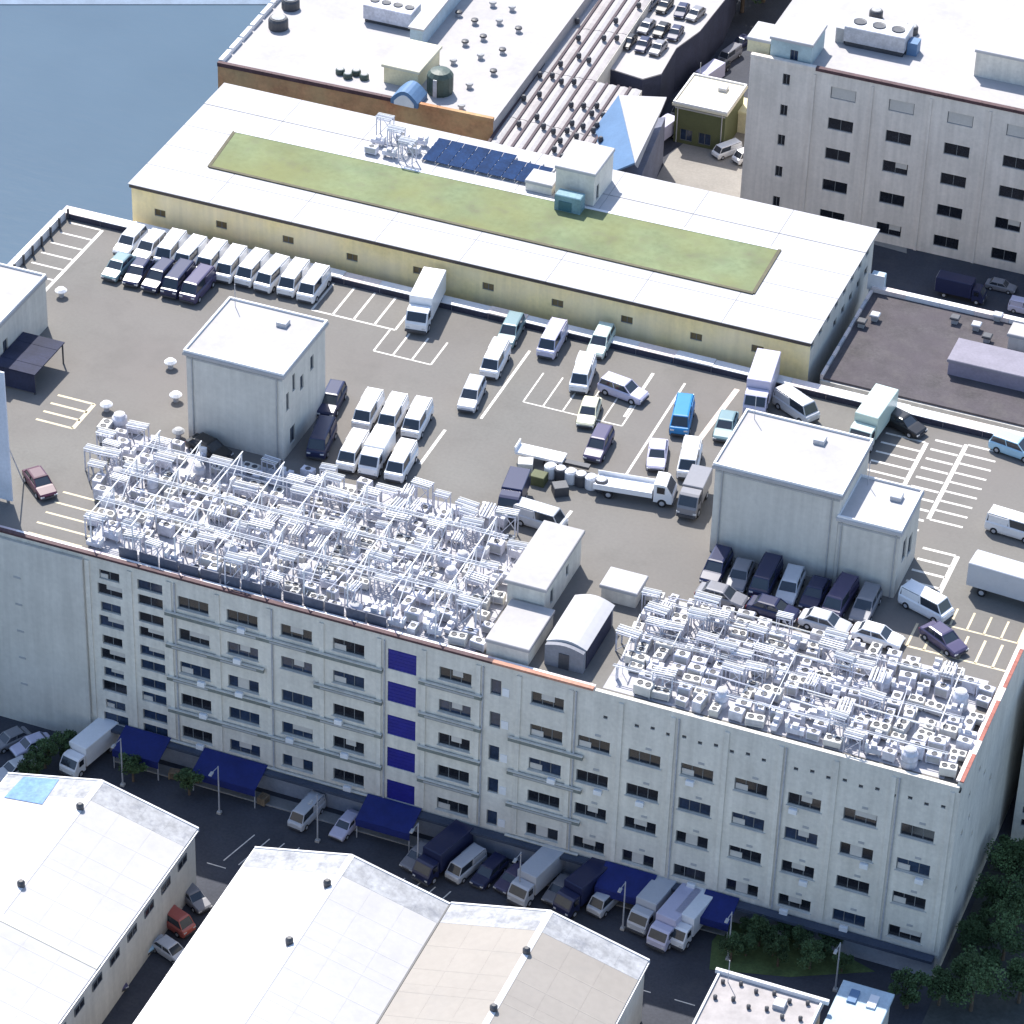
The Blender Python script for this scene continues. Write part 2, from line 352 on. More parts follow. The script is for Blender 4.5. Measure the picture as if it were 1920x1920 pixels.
for k in range(28):
    xa = X0+k*(X1-X0)/28; xb = xa+(X1-X0)/28-.03
    obj('rear_parapet', MB().box(xa, xb, YB-1.7, YB-.001, 27.302, 28.45+(0.1 if k % 5 == 2 else 0)), WHITE if k % 4 else PKW, mw)
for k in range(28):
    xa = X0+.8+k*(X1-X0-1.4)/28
    obj('shade_board', MB().box(xa, xa+(X1-X0-1.4)/28-.05, YB-1.76, YB-1.703, ZD+.004, 28.36), mat('navy shade paint',(0.035,0.037,0.062),.7,.3), mw)  # navy boards paint the shade on the parapet's inner face
for k in range(26):
    obj('west_parapet', MB().box(X0, X0+.75, .6+k*2.5, .6+k*2.5+2.44, 27.302, 28.75), WHITE, mw)
for k in range(27):
    obj('rail_post', MB().box(X0+1.0, X0+1.25, .5+k*2.5, .75+k*2.5, ZD, 29.2), DGREY, mw)

# ---- parking bay markings on the deck (flat paint, one sheet per run of bays)
def line(mb, a, b, wd=0.16, z=ZD+.004):
    a = Vector((a[0],a[1],0)); b = Vector((b[0],b[1],0)); n = (b-a).normalized(); q = Vector((-n.y,n.x,0))*wd/2
    mb.quad((*(a-q)[:2],z),(*(b-q)[:2],z),(*(b+q)[:2],z),(*(a+q)[:2],z))
def run_y(x0, n, sp, y0, y1, base=True, m=PAINT, wd=.18):   # bays with lines along y
    mb = MB()
    for k in range(n+1): line(mb, (x0+k*sp, y0), (x0+k*sp, y1), wd)
    if base: line(mb, (x0, y1), (x0+n*sp, y1), wd)
    struct('parking_markings', mb, m)
def run_x(y0, n, sp, x0, x1, base=None, m=PAINT, wd=.18):
    mb = MB()
    for k in range(n+1): line(mb, (x0, y0+k*sp), (x1, y0+k*sp), wd)
    if base is not None: line(mb, (base, y0), (base, y0+n*sp), wd*1.5)
    struct('parking_markings', mb, m)
run_x(46, 7, 2.7, -36.3, -31.8, -31.5, PAINT, .3); 
run_y(1.6, 4, 2.9, 65.5, 58.5, True, PAINT, .3)
run_y(12.6, 3, 2.6, 58.5, 53.0, True, PAINT, .25)
run_y(34.0, 5, 2.6, 57.0, 50.0, True, PAINT, .2)
mb = MB(); line(mb, (30.6,44.5),(30.6,61.0),.35); line(mb,(51.0,37),(51.0,62),.3); line(mb,(27.5,32.6),(27.5,40.5),.4); line(mb,(47.2,24.5),(47.6,31.0),.4); line(mb,(46.6,52),(46.6,62.5),.4); struct('parking_markings', mb, PAINT)
mb = MB(); line(mb,(56.6,50),(57.4,63.4),.7); struct('parking_markings', mb, mat('pinkish white road paint',(0.62,0.52,0.46),0.8,0.15))
run_x(37.5, 12, 2.1, 88.6 if False else 83.2, 86.6, None, PAINT, .4)
run_x(47.0, 7, 2.1, 77.2, 82.2, 82.4, PAINT, .35)
run_x(46.5, 8, 2.1, 87.2, 91.2, 87.0, PAINT, .35)
run_x(31.5, 4, 2.3, 88.0, 92.0, 92.2, PAINT, .4)
run_y(91.5, 6, 2.0, 26.5, 22.0, True, PAINTY, .3); run_y(93, 5, 2.0, 31, 27.5, True, PAINTY, .25)
run_x(22.5, 3, 1.9, -19.0, -14.0, -14.0, PAINTY, .35); run_x(1.5, 4, 2.2, -9.0, -2.0, None, PAINTY, .3)
hb = thing('hoarding', 'tall pale blue hoarding panel at the left edge near the front parapet', 'hoarding', (-17.6, 5.8, ZD))
for k in range(4): obj('panel', MB().box(-9.0+k*3.34, -9.0+k*3.34+3.3, -.12, .12, .4, 18.6), LAVD, hb)
for k in range(4): obj('post', MB().box(-8+k*3.8, -7.75+k*3.8, .13, .4, 0, 18.2), GALV, hb)
for k in range(4): obj('stay', MB().tube((-7.87+k*3.8, .4, 9), (-7.87+k*3.8, 4.2, .05), .09, 5), GALV, hb)

# ================================================================== ROOFTOP HOUSES ON THE DECK
def roof_house(label, x0, x1, y0, y1, z0, z1, wm, rm, lip=0.35, name='rooftop_house', ops_r=(), ops_f=(), cat='rooftop house'):
    t = thing(name, label, cat, ((x0+x1)/2,(y0+y1)/2,z0))
    t2 = t; ox, oy = (x0+x1)/2, (y0+y1)/2
    inv = lambda mb: MB().add([(v[0]-ox, v[1]-oy, v[2]-z0) for v in mb.v], mb.f)
    obj('wall', inv(MB().box(x0+.5,x1-.5,y0+.5,y1,z0,z1)), wm, t)
    pf = facade(t, (x0-ox, y0-oy), 0, x1-x0, 0, z1-z0, list(ops_f), wm, .3, 'front_wall')
    ps = facade(t, (x1-ox, y0-oy), pi/2, y1-y0, 0, z1-z0, list(ops_r), wm, .3, 'side_wall')
    obj('wall', inv(MB().box(x0,x0+.4,y0+.01,y1,z0,z1)), wm, t)
    for a,b,c,d in ops_r: window_part(t, b-a, d-c, (x1-ox-.15, y0-oy+a, c), pi/2, GLASB, None, 1)
    for a,b,c,d in ops_f: window_part(t, b-a, d-c, (x0-ox+a, y0-oy+.15, c), 0, GLASB, None, 1)
    obj('roof', inv(MB().bevbox(x0-lip,x1+lip,y0-lip,y1+lip,z1+.002,z1+.45,.08)), rm, t)
    if z1-z0 > 5 and x1-x0 > 6:
        a_, b_, c_, d_ = x0-lip+.1, x1+lip-.1, y0-lip+.1, y1+lip-.1; zr = z1+.452
        for q in ((a_,b_,c_,c_+.22),(a_,b_,d_-.22,d_),(a_,a_+.22,c_+.222,d_-.222),(b_-.22,b_,c_+.222,d_-.222)): obj('roof_rim', inv(MB().box(*q, zr, zr+.28)), WHITE, t)
        for fx in (.06, .94): obj('drain_pipe', inv(MB().tube((x0+(x1-x0)*fx, y0-.12, z0+.05), (x0+(x1-x0)*fx, y0-.12, z1-.1), .09, 6)), GRAY, t)
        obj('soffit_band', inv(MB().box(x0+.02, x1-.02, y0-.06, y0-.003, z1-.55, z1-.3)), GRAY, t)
        obj('roof_hatch', inv(MB().bevbox(x0+(x1-x0)*.6, x0+(x1-x0)*.6+1.3, y1-3.2, y1-1.9, zr, zr+.6, .06)), GALV, t)
        obj('antenna', inv(MB().tube((x0+1.2, y1-1.2, zr), (x0+1.2, y1-1.2, zr+3.2), .05, 5)), GALV, t)
    return t
p1 = roof_house('tall windowless grey stair house with pale flat roof behind the white vans', -0.4, 12.2, 26.6, 39.0, ZD, 39.6, WALLG, PALER,
     ops_r=[(1.0,1.8,6.5,9.0),(2.8,3.6,8.2,10.6),(5.0,6.0,7.0,9.0),(8,9,8,10),(2,3.4,1,3.4)], cat='stair house')
p2 = roof_house('tall plain grey lift house with pale roof above the dark shaded cars', 65.2, 80.2, 30.0, 41.6, ZD, 39.6, WALLG, PALER, ops_r=[(6,7,7.5,9.5)], cat='lift house')
p2b = roof_house('lower white roofed annex joined to the right side of the tall grey lift house', 80.25, 87.6, 29.9, 38.5, ZD, 36.6, WALLG, WROOF, .25,
     ops_r=[(2.0,3.6,3.6,6.6),(4.6,6.2,2.6,5.4)], cat='annex', name='rooftop_annex')
pl = roof_house('white roofed grey ramp house at the left edge of the deck', -50, -27.3, 29.0, 41.5, ZD, 34.6, WALLG, PALER, .2, ops_r=[(1,2.2,2,4.5)], cat='ramp house')
pa = roof_house('pale pinkish roofed plant room, the rear one of the small pair near the front parapet', 47.8, 52.3, 9.6, 21.5, ZD, 32.0, WALL, PALER, .3, ops_r=[(2,2.9,1,3),(7,7.8,1.5,3)], cat='plant room')
t = thing('open_shelter', 'open shelter with a dark navy sheet roof against the ramp house at the left edge', 'shelter', (-24.3, 31.0, ZD))
NAVYS = mat('dark navy sheet', (0.018,0.022,0.05), .8, .25)
for k in range(4): obj('roof_sheet', MB().box(-2.9, 2.9, -4.0+k*2.0, -4.0+k*2.0+1.96, 2.9+.02*(k%2), 3.05+.02*(k%2)), NAVYS, t)
for x in (-2.7,2.7):
    for y in (-3.8,3.7): obj('post', MB().box(x-.08,x+.08,y-.08,y+.08,0,2.89), DGREY, t)
obj('side_sheet', MB().box(-2.85,2.85,-3.98,-3.92,.3,2.85), NAVYS, t)
# vaulted plant room
t = thing('rooftop_house', 'small white topped hut with a shallow curved roof and shade-painted side beside the front parapet', 'plant room', (57.4, 7.6, ZD))
def vault(x0,x1,y0,y1,z0,zs,zt,n=8):
    rings = []
    for y in (y0, y1):
        rings.append([(x0,y,z0),(x1,y,z0)]+[(x1-(x1-x0)*k/n, y, zs+(zt-zs)*sin(pi*k/n)) for k in range(n+1)])
    return MB().loft(rings)
obj('wall', vault(-2.3,2.3,-5.0,4.6,0,2.7,3.2), mat('dull slate wall',(.22,.225,.25),.8,.12), t); obj('roof', vault(-2.42,2.42,-4.3,4.75,2.75,2.8,3.5), WROOF, t)
obj('door', MB().box(-.6,.6,-5.1,-5.01,0,2.1), DGREY, t); obj('shutter', MB().box(2.31,2.38,-4.2,3.9,.15,2.6), NAVYS, t)  # navy sheet paints in the shade on the hut's right side, no real shutter
roof_house('low pale lean-to store between the plant fields, against the front parapet', 48.6, 53.6, 1.4, 9.2, ZD, 29.6, WALL, PALER, .15, cat='store')
roof_house('small white flat box house just behind the vaulted plant room', 56.8, 61.0, 16.2, 19.6, ZD, 29.4, WALL, WROOF, .2, cat='store')

# ================================================================== VEHICLES
CARM = {}
def paint(name, c): return mat('car paint '+name, c, 0.3, 0.03, 1.0, 4.0, spec=0.5, local=True)
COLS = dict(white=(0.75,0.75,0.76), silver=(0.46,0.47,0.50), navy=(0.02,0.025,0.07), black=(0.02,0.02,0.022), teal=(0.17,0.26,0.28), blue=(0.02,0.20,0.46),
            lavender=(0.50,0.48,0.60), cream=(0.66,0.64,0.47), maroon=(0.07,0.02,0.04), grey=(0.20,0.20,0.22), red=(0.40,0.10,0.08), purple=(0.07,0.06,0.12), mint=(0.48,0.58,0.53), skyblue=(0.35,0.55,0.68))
VP = {}
def ringx(y, w_, zl, zs, k=0.9):     # lower body section
    return [(-w_*.93,y,zl),(w_*.93,y,zl),(w_,y,zl+.22),(w_*.99,y,zs-.10),(w_*k,y,zs),(-w_*k,y,zs),(-w_*.99,y,zs-.10),(-w_,y,zl+.22)]
def wheels(t, xs, ys, r):
    k = ('wh', r)
    if k not in VP: VP[k] = MB().tube((-.12,0,0),(.12,0,0),r,12).mesh('wheel', RUBB); VP[('hub',r)] = MB().tube((-.135,0,0),(.135,0,0),r*.55,8).mesh('hub', GALV)
    for y in ys:
        for x in (-xs, xs):
            w_ = obj('wheel', VP[k], None, t, (x,y,r)); obj('hub', VP[('hub',r)], None, w_)
def make_car(col, shape):
    t = bpy.data.objects.new('parked_car', None); COL.objects.link(t); pm = paint(col, COLS[col])
    if shape == 'car':
        L, W, zs, zt = 4.4, .88, .92, 1.45
        st = [(-2.2,.74,.30,.62),(-2.05,.84,.22,.74),(-1.2,.88,.20,.90),(-.8,.88,.20,.95),(1.5,.88,.20,.98),(2.05,.84,.24,.92),(2.2,.76,.32,.80)]
        g0, g1, h0, h1 = -1.05, 1.75, -.35, 1.25; wx, wy, wr = .80, (-1.35, 1.3), .32
    elif shape == 'wagon':
        L, W, zs, zt = 4.6, .90, 1.0, 1.65
        st = [(-2.3,.76,.32,.70),(-2.15,.86,.22,.84),(-1.3,.90,.20,.98),(-.9,.90,.20,1.02),(2.0,.90,.20,1.05),(2.25,.87,.24,1.02),(2.32,.80,.32,.95)]
        g0, g1, h0, h1 = -1.15, 2.2, -.45, 2.0; wx, wy, wr = .82, (-1.4, 1.4), .34
    else:   # van
        L, W, zs, zt = 4.7, .92, 1.12, 1.98
        st = [(-2.35,.80,.34,.95),(-2.25,.89,.25,1.08),(-1.9,.92,.22,1.14),(2.25,.92,.22,1.16),(2.36,.86,.28,1.12)]
        g0, g1, h0, h1 = -2.05, 2.3, -1.55, 2.18; wx, wy, wr = .84, (-1.5, 1.45), .34
    obj('body', MB().loft([ringx(*s) for s in st]), pm, t)
    wg, wr_ = W*.86, W*.74
    gl = MB().loft([[(-wg,g0,zs-.02),(wg,g0,zs-.02),(wg,g1,zs-.02),(-wg,g1,zs-.02)], [(-wr_,h0,zt-.07),(wr_,h0,zt-.07),(wr_,h1,zt-.07),(-wr_,h1,zt-.07)]])
    obj('cabin_glass', gl, CARG, t)
    e = .05
    obj('roof', MB().loft([[(-wr_-e,h0-e,zt-.09),(wr_+e,h0-e,zt-.09),(wr_+e,h1+e,zt-.09),(-wr_-e,h1+e,zt-.09)],
                           [(-wr_-.01,h0,zt-.02),(wr_+.01,h0,zt-.02),(wr_+.01,h1,zt-.02),(-wr_-.01,h1,zt-.02)],
                           [(-wr_+.12,h0+.15,zt+.02),(wr_-.12,h0+.15,zt+.02),(wr_-.12,h1-.12,zt+.02),(-wr_+.12,h1-.12,zt+.02)]]), pm, t)
    for sx in (-1,1):
        for (ya,yb) in ((g0,h0),(g1,h1),((g0+g1)/2,(h0+h1)/2)):
            obj('pillar', MB().tube((sx*(wg+.005),ya,zs-.02),(sx*(wr_+.01),yb,zt-.06),.05 if shape!='van' or ya==g0 else .09,4), pm, t)
        if shape == 'van': obj('cargo_side', MB().box(sx*W*.8625-.02,sx*W*.8625+.02,.3,2.1,zs,zt-.12), pm, t)
    yf = st[0][0]; yr = st[-1][0]
    for sx in (-1,1):
        obj('headlight', MB().box(sx*.62-.17,sx*.62+.17,yf-.03,yf+.12,st[0][3]-.17,st[0][3]-.03), LAMP, t)
        obj('tail_light', MB().box(sx*.64-.12,sx*.64+.12,yr-.1,yr+.03,st[-1][3]-.3,st[-1][3]-.06), RED, t)
    obj('bumper', MB().box(-.7,.7,yf-.06,yf+.1,.32,.48), DGREY, t)
    wheels(t, wx, wy, wr)
    return t
def make_truck(col, shape):
    t = bpy.data.objects.new('box_truck', None); COL.objects.link(t); pm = paint(col, COLS[col])
    L = 7.2 if shape != 'minitruck' else 5.2; W = 1.12 if shape != 'minitruck' else .95; hb = 3.2 if shape != 'minitruck' else 2.5
    y0 = -L/2; cb = y0+1.75
    def rg(y, s, zl, zt): return [(-W*s,y,zl),(W*s,y,zl),(W*s,y,zt),(-W*s,y,zt)]
    obj('cab', MB().loft([rg(y0,.90,.5,1.25), rg(y0+.12,.95,.45,1.45), rg(y0+.65,.93,.45,2.25), rg(y0+.9,.92,.45,2.36), rg(cb,.92,.45,2.36)]), pm, t)
    obj('windscreen', MB().quad((-W*.84,y0+.10,1.50),(W*.84,y0+.10,1.50),(W*.82,y0+.60,2.22),(-W*.82,y0+.60,2.22)), CARG, t)
    for sx in (-1,1): obj('side_glass', MB().box(sx*W*.95-.02,sx*W*.95+.02,y0+.75,cb-.3,1.45,2.1), GLASS, t)
    obj('chassis', MB().box(-.5,.5,y0+.4,L/2-.05,.5,.78), DGREY, t)
    if shape == 'flatbed':
        obj('cargo_bed', MB().box(-W,W,cb+.1,L/2,.85,1.0).box(-W,-W+.06,cb+.1,L/2,1.0,1.4).box(W-.06,W,cb+.1,L/2,1.0,1.4).box(-W+.07,W-.07,cb+.1,cb+.16,1.0,1.7), pm, t)
    else:
        obj('cargo_box', MB().bevbox(-W,W,cb+.1,L/2,.85,hb,.06), pm, t)
        obj('rear_door', MB().box(-W*.9,W*.9,L/2+.002,L/2+.05,.95,hb-.12), GALV, t)
    obj('bumper', MB().box(-W*.92,W*.92,y0-.12,y0+.05,.4,.65), DGREY, t)
    for sx in (-1,1): obj('headlight', MB().box(sx*.75-.15,sx*.75+.15,y0-.04,y0+.08,.75,.92), LAMP, t)
    wheels(t, W*.86, (y0+.95, L/2-1.4), .42)
    return t
NVEH = {}
def vehicle(shape, col, pos, rz, label, cat='car', group=None):
    k = (shape, col)
    if k not in NVEH:
        t = make_truck(col, shape) if shape in ('truck','minitruck','flatbed') else make_car(col, shape)
        t.name = 'box_truck' if shape in ('truck','minitruck') else 'flatbed_truck' if shape == 'flatbed' else 'parked_van' if shape == 'van' else 'parked_car'
        NVEH[k] = t; t.location = pos; t.rotation_euler = (0,0,rz)
    else: t = dup(NVEH[k], pos, rz)
    sc = (1.34 if pos[2] > 20 else 1.15) if pos[1] < 120 else 1.0
    t.scale = (sc,sc,sc); tag(t, label, cat, group); return t
def V(px, py, shape, col, rzd, label, cat='car', z=ZD, group=None): 
    p = U(px, py, z); return vehicle(shape, col, (p.x, p.y, z+.006), radians(rzd), label, cat, group)
# row of white vans under the yellow wall
for k in range(10):
    lab = f'white van in the row under the yellow wall, {OR[k+1]} from the left'
    if k == 9: lab = 'white van at the right end of the row under the yellow wall'
    vehicle('van' if k > 1 else 'wagon', 'white', (-26.2+k*2.93, 62.6-.25*(k % 2), ZD+.006), radians(rb.uniform(-3,3)), lab, 'van' if k > 1 else 'car', 'white vans parked along the rear parapet')
for k, (x, c, s) in enumerate([(-24.9,'teal','car'),(-22.0,'navy','car'),(-19.0,'navy','wagon'),(-16.2,'navy','van'),(-13.4,'purple','van')]):
    vehicle(s, c, (x, 56.6-.1*k, ZD+.006), radians(rb.uniform(-4,4)), f'dark parked vehicle in the short row before the white vans, {OR[k+1]} from the left', 'van' if s=='van' else 'car', 'dark vehicles in front of the white vans')
V(797,592,'truck','white',8,'white box truck parked alone by the rear parapet right of the empty bays','truck')
V(957,632,'wagon','teal',6,'pale teal car behind the two silver and white cars left of the long white line')
V(928,689,'van','white',6,'white van directly behind the silver car in the middle of the deck','van')
V(884,752,'wagon','silver',8,'silver estate car facing the camera in the open middle of the deck')
V(1035,652,'van','lavender',4,'pale lavender van close against the rear parapet','van')
V(1126,652,'wagon','mint',5,'pale mint green car by the rear parapet behind the white one')
V(1092,716,'van','white',10,'white van between the mint car and the lavender car','van')
V(1168,742,'wagon','lavender',80,'pale lavender car parked crosswise right of the cream car')
V(1104,782,'car','cream',10,'small cream car behind the purple one in the middle bays')
V(1122,845,'wagon','purple',4,'dark purple car with light roof at the front of the middle bays')
V(1278,795,'van','blue',12,'bright blue van left of the tall grey lift house','van')
V(1232,862,'car','lavender',15,'pale car with dark windscreen before the bright blue van')
V(1360,808,'car','teal',8,'dark teal car squeezed behind the left corner of the lift house roof')
V(1292,876,'van','white',12,'white van standing behind the grey box truck left of the lift house','van')
V(1300,946,'minitruck','grey',4,'grey box truck just left of the lift house front wall','truck')
V(1190,930,'flatbed','white',98,'white flatbed truck standing broadside left of the grey box truck','truck')
V(1425,748,'truck','lavender',8,'large pale lavender box truck by the rear parapet behind the lift house','truck')
V(1492,775,'van','silver',60,'silver van right of the large lavender truck behind the lift house','van')
V(1632,815,'truck','mint',-4,'long pale mint box truck right behind the lift house roof','truck')
V(1692,803,'car','black',70,'black car just right of the long pale mint truck')
V(1902,850,'wagon','skyblue',80,'pale blue car at the right edge of the deck near the rear parapet')
V(1898,1000,'van','white',85,'white van at the right edge beside the striped bays','van')
V(1892,1120,'truck','silver',86,'large silver truck lying broadside at the right edge of the deck','truck')
V(962,950,'minitruck','navy',8,'dark navy small truck near the rear of the left plant field','truck')
V(1012,985,'van','silver',86,'silver van broadside in front of the dark navy truck','van')
V(1735,1146,'van','white',70,'white van just right of the shaded cars below the lift house','van')
V(1768,1208,'car','purple',60,'dark purple car in front of the lone white van right of the shade')
V(75,915,'car','maroon',50,'dark maroon car near the front left corner of the deck')
V(392,850,'car','black',75,'black car broadside in front of the tall grey stair house')
for k,(px,py) in enumerate([(690,785),(736,793),(782,801)]): V(px,py,'van','white',6,f'white van in the rear trio right of the stair house, {["left","middle","right"][k]} one','van',group='white vans right of the stair house')
for k,(px,py) in enumerate([(662,862),(706,871),(752,881)]): V(px,py,'van' if k!=1 else 'minitruck','white',5,f'white {"van" if k!=1 else "small truck"} in the front trio right of the stair house, {["left","middle","right"][k]} one','van' if k!=1 else 'truck',group='white vans right of the stair house')
V(603,838,'van','navy',10,'dark blue van in the shade at the right foot of the stair house','van')
V(622,762,'wagon','navy',8,'dark blue car behind the dark blue van by the stair house')
for k in range(7):
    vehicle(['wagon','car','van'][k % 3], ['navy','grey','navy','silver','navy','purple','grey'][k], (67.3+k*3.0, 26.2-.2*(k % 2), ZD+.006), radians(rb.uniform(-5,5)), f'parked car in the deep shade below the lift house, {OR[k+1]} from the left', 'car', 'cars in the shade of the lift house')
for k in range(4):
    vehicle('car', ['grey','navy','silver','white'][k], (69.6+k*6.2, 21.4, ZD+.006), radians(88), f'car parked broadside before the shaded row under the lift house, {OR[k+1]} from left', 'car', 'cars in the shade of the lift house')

# flat trailer and drums in the middle of the deck
tr = thing('flat_trailer', 'long white flat trailer with dark loads left of the white flatbed truck', 'trailer', (42.2, 39.0, ZD), radians(2))
obj('bed', MB().box(-4.6,1.4,-1.0,1.0,1.0,1.35), WHITE, tr); obj('headboard', MB().box(-4.65,-4.5,-1,1,1.36,2.0), WHITE, tr)
obj('chassis', MB().box(-4,4.6,-.4,.4,.6,.98), DGREY, tr); wheels(tr, .9, (-.5,.5), .4)
for k in range(6):
    p = U(1032+k*19, 893+k*5.2, ZD)
    d = thing('drum', f'{["white","black"][k%2]} drum in the line right of the flat trailer, {OR[k+1]} from the left', 'drum', (p.x,p.y,ZD+.004), 0, 'drums beside the flat trailer')
    obj('barrel', MB().lathe([(.75,0),(.8,.1),(.8,1.5),(.7,1.62)],14), WHITE if k%2==0 else DGREY, d); obj('lid', MB().lathe([(.62,1.63),(.62,1.7),(.5,1.74)],14), GALV, d)
for k,(px,py) in enumerate([(1010,905),(985,880),(1050,925)]):
    p = U(px,py,ZD); tag(obj('crate', MB().bevbox(-.9,.9,-.8,.8,0,1.3,.06), [OLIVE,CREAM,DGREY][k], None, (p.x,p.y,ZD+.004), .3*k), ['olive green crate beside the flat trailer','cream crate at the left end of the flat trailer','dark grey crate in front of the drums'][k], 'crate')
# small white roof cowls
for k,(px,py,lab) in enumerate([(320,690,'white mushroom vent left of the stair house, rear one'),(330,752,'white mushroom vent left of the stair house, front one'),(115,556,'white mushroom vent near the ramp house roof'),(200,770,'cream mushroom vent at the rear left corner of the plant field'),(335,820,'grey mushroom vent before the stair house'),(620,745,'white vent beside the right wall of the stair house')]):
    p = U(px,py,ZD); t = thing('roof_vent', lab, 'vent', (p.x,p.y,ZD))
    obj('stem', MB().lathe([(.35,0),(.35,.8)],10), GALV, t); obj('cap', MB().lathe([(.75,.8),(.8,.95),(.5,1.25),(.1,1.35)],12), WHITE if k!=4 else GRAY, t)

# ================================================================== PLANT FIELDS (rows of rooftop units)
def mk_cond():
    t = bpy.data.objects.new('condenser_unit', None); COL.objects.link(t)
    obj('casing', MB().bevbox(-.95,.95,-.6,.6,.22,1.5,.05), STEEL, t)
    obj('fan', MB().lathe([(.42,1.50),(.42,1.56),(.34,1.56),(.30,1.52)],12), DGREY, t)
    obj('grille', MB().box(-.8,.8,-.63,-.602,.4,1.3), GRAY, t); obj('foot', MB().box(-.9,-.7,-.55,.55,0,.22), GALV, t); obj('foot', MB().box(.7,.9,-.55,.55,0,.22), GALV, t); return t
def mk_cond2():
    t = bpy.data.objects.new('condenser_unit', None); COL.objects.link(t)
    obj('casing', MB().bevbox(-1.15,1.15,-.7,.7,.3,1.35,.05), CREAM, t)
    for x in (-.55,.55): obj('fan', MB().lathe([(.40,1.35),(.40,1.42),(.32,1.42),(.28,1.37)],12,x,0), DGREY, t)
    obj('grille', MB().box(-1.0,1.0,-.73,-.702,.5,1.15), GALV, t); obj('foot', MB().box(-1.1,-.9,-.6,.6,0,.3), GALV, t); obj('foot', MB().box(.9,1.1,-.6,.6,0,.3), GALV, t); return t
def mk_tower():
    t = bpy.data.objects.new('cooling_tower', None); COL.objects.link(t)
    obj('tank', MB().lathe([(.95,0),(1.0,.3),(1.0,1.9),(.8,2.2),(.72,2.5)],16), STEEL, t)
    obj('fan', MB().lathe([(.66,2.48),(.66,2.54),(.1,2.6)],12), GRAY, t); obj('band', MB().lathe([(1.03,.9),(1.03,1.05)],16), GALV, t); return t
def mk_duct():
    t = bpy.data.objects.new('duct_box', None); COL.objects.link(t)
    obj('duct', MB().bevbox(-1.25,1.25,-.45,.45,.5,1.3,.04).box(-.4,.4,-.35,.35,1.31,1.8), STEEL, t)
    obj('cowl', MB().box(.95,1.3,-.5,.5,1.31,2.0), WHITE, t); obj('foot', MB().box(-1,-.8,-.4,.4,0,.5), GALV, t); obj('foot', MB().box(.8,1,-.4,.4,0,.5), GALV, t); return t
def mk_frame():
    t = bpy.data.objects.new('pipe_rack', None); COL.objects.link(t)
    for x,y in ((-1.2,-.8),(1.2,-.8),(1.2,.8),(-1.2,.8)): obj('post', MB().box(x-.08,x+.08,y-.08,y+.08,0,3.2), STEEL, t)
    for bb in ((-1.3,1.3,-.87,-.73,3.202,3.36),(-1.3,1.3,.73,.87,3.202,3.36),(-1.27,-1.13,-.72,.72,3.21,3.35),(1.13,1.27,-.72,.72,3.21,3.35)): obj('beam', MB().box(*bb), STEEL, t)
    for k in range(4): obj('pipe', MB().tube((-1.45,-.6+k*.4,3.5),(1.45,-.6+k*.4,3.5),.12,6), [WHITE,GALV,WHITE,CREAM][k], t)
    obj('brace', MB().tube((-1.2,-.8,.2),(1.2,-.8,3.1),.06,4), STEEL, t); obj('brace', MB().tube((1.2,.8,.2),(-1.2,.8,3.1),.06,4), STEEL, t); return t
PROT = {}
DESC = dict(cond='white single-fan unit', cond2='cream twin-fan unit', tower='round white cooling tower', duct='white duct box', frame='white pipe rack')
MK = dict(cond=mk_cond, cond2=mk_cond2, tower=mk_tower, duct=mk_duct, frame=mk_frame)
CATS = dict(cond='air conditioner', cond2='air conditioner', tower='cooling tower', duct='duct', frame='pipe rack')
def unit(kind, x, y, rz, label, group):
    if kind not in PROT: PROT[kind] = t = MK[kind](); t.location = (x,y,ZD+.02); t.rotation_euler = (0,0,rz)
    else: t = dup(PROT[kind], (x,y,ZD+.02), rz)
    sc = rb.uniform(.72, .98); t.scale = (sc*rb.uniform(.85,1.1), sc, sc*rb.uniform(.8,1.25)); tag(t, label, CATS[kind], group)
BLK = [(46.9,53.2,8.6,22.5),(54.2,62.0,1.5,13.6),(48,54.2,.8,9.6),(56,61.6,15.4,20.4)]
def field(side, poly, x0, x1, sx, y0, y1, sy, weights):
    j = 0; y = y0
    while y < y1:
        j += 1; i = 0; x = x0+(sx*.5 if j % 2 else 0)*(side == 'left')
        while x < x1:
            xx = x+rb.uniform(-.3,.3); yy = y+rb.uniform(-.22,.22)
            px, py = PJ((xx,yy,ZD+.7)); x += sx
            if not inpoly(px, py, poly) or any(a-.6 < xx < b+.6 and c-.4 < yy < d+.4 for a,b,c,d in BLK): continue
            if rb.random() < .07: continue
            i += 1
            k = rb.choices(list(weights), list(weights.values()))[0]
            unit(k, xx, yy, rb.choice([0,0,pi,pi/2])+rb.uniform(-.12,.12), f'{DESC[k]}, {OR[j]} row from the parapet, {OR[i]} from left, {side} plant field', f'rooftop units of the {side} plant field')
        y += sy
field('left', [(168,1032),(178,800),(205,782),(420,868),(560,878),(640,900),(790,935),(905,950),(995,1015),(960,1100),(975,1245)], -14, 52, 2.5, 2.1, 27, 1.75, dict(cond=4, cond2=3, tower=.9, duct=3.0, frame=3.6))
field('right', [(1165,1305),(1172,1110),(1370,1125),(1480,1170),(1700,1215),(1860,1295),(1800,1480)], 62.6, 103, 2.2, 1.9, 19.2, 1.65, dict(cond=5, cond2=3, duct=2.2, tower=.3, frame=1.3))
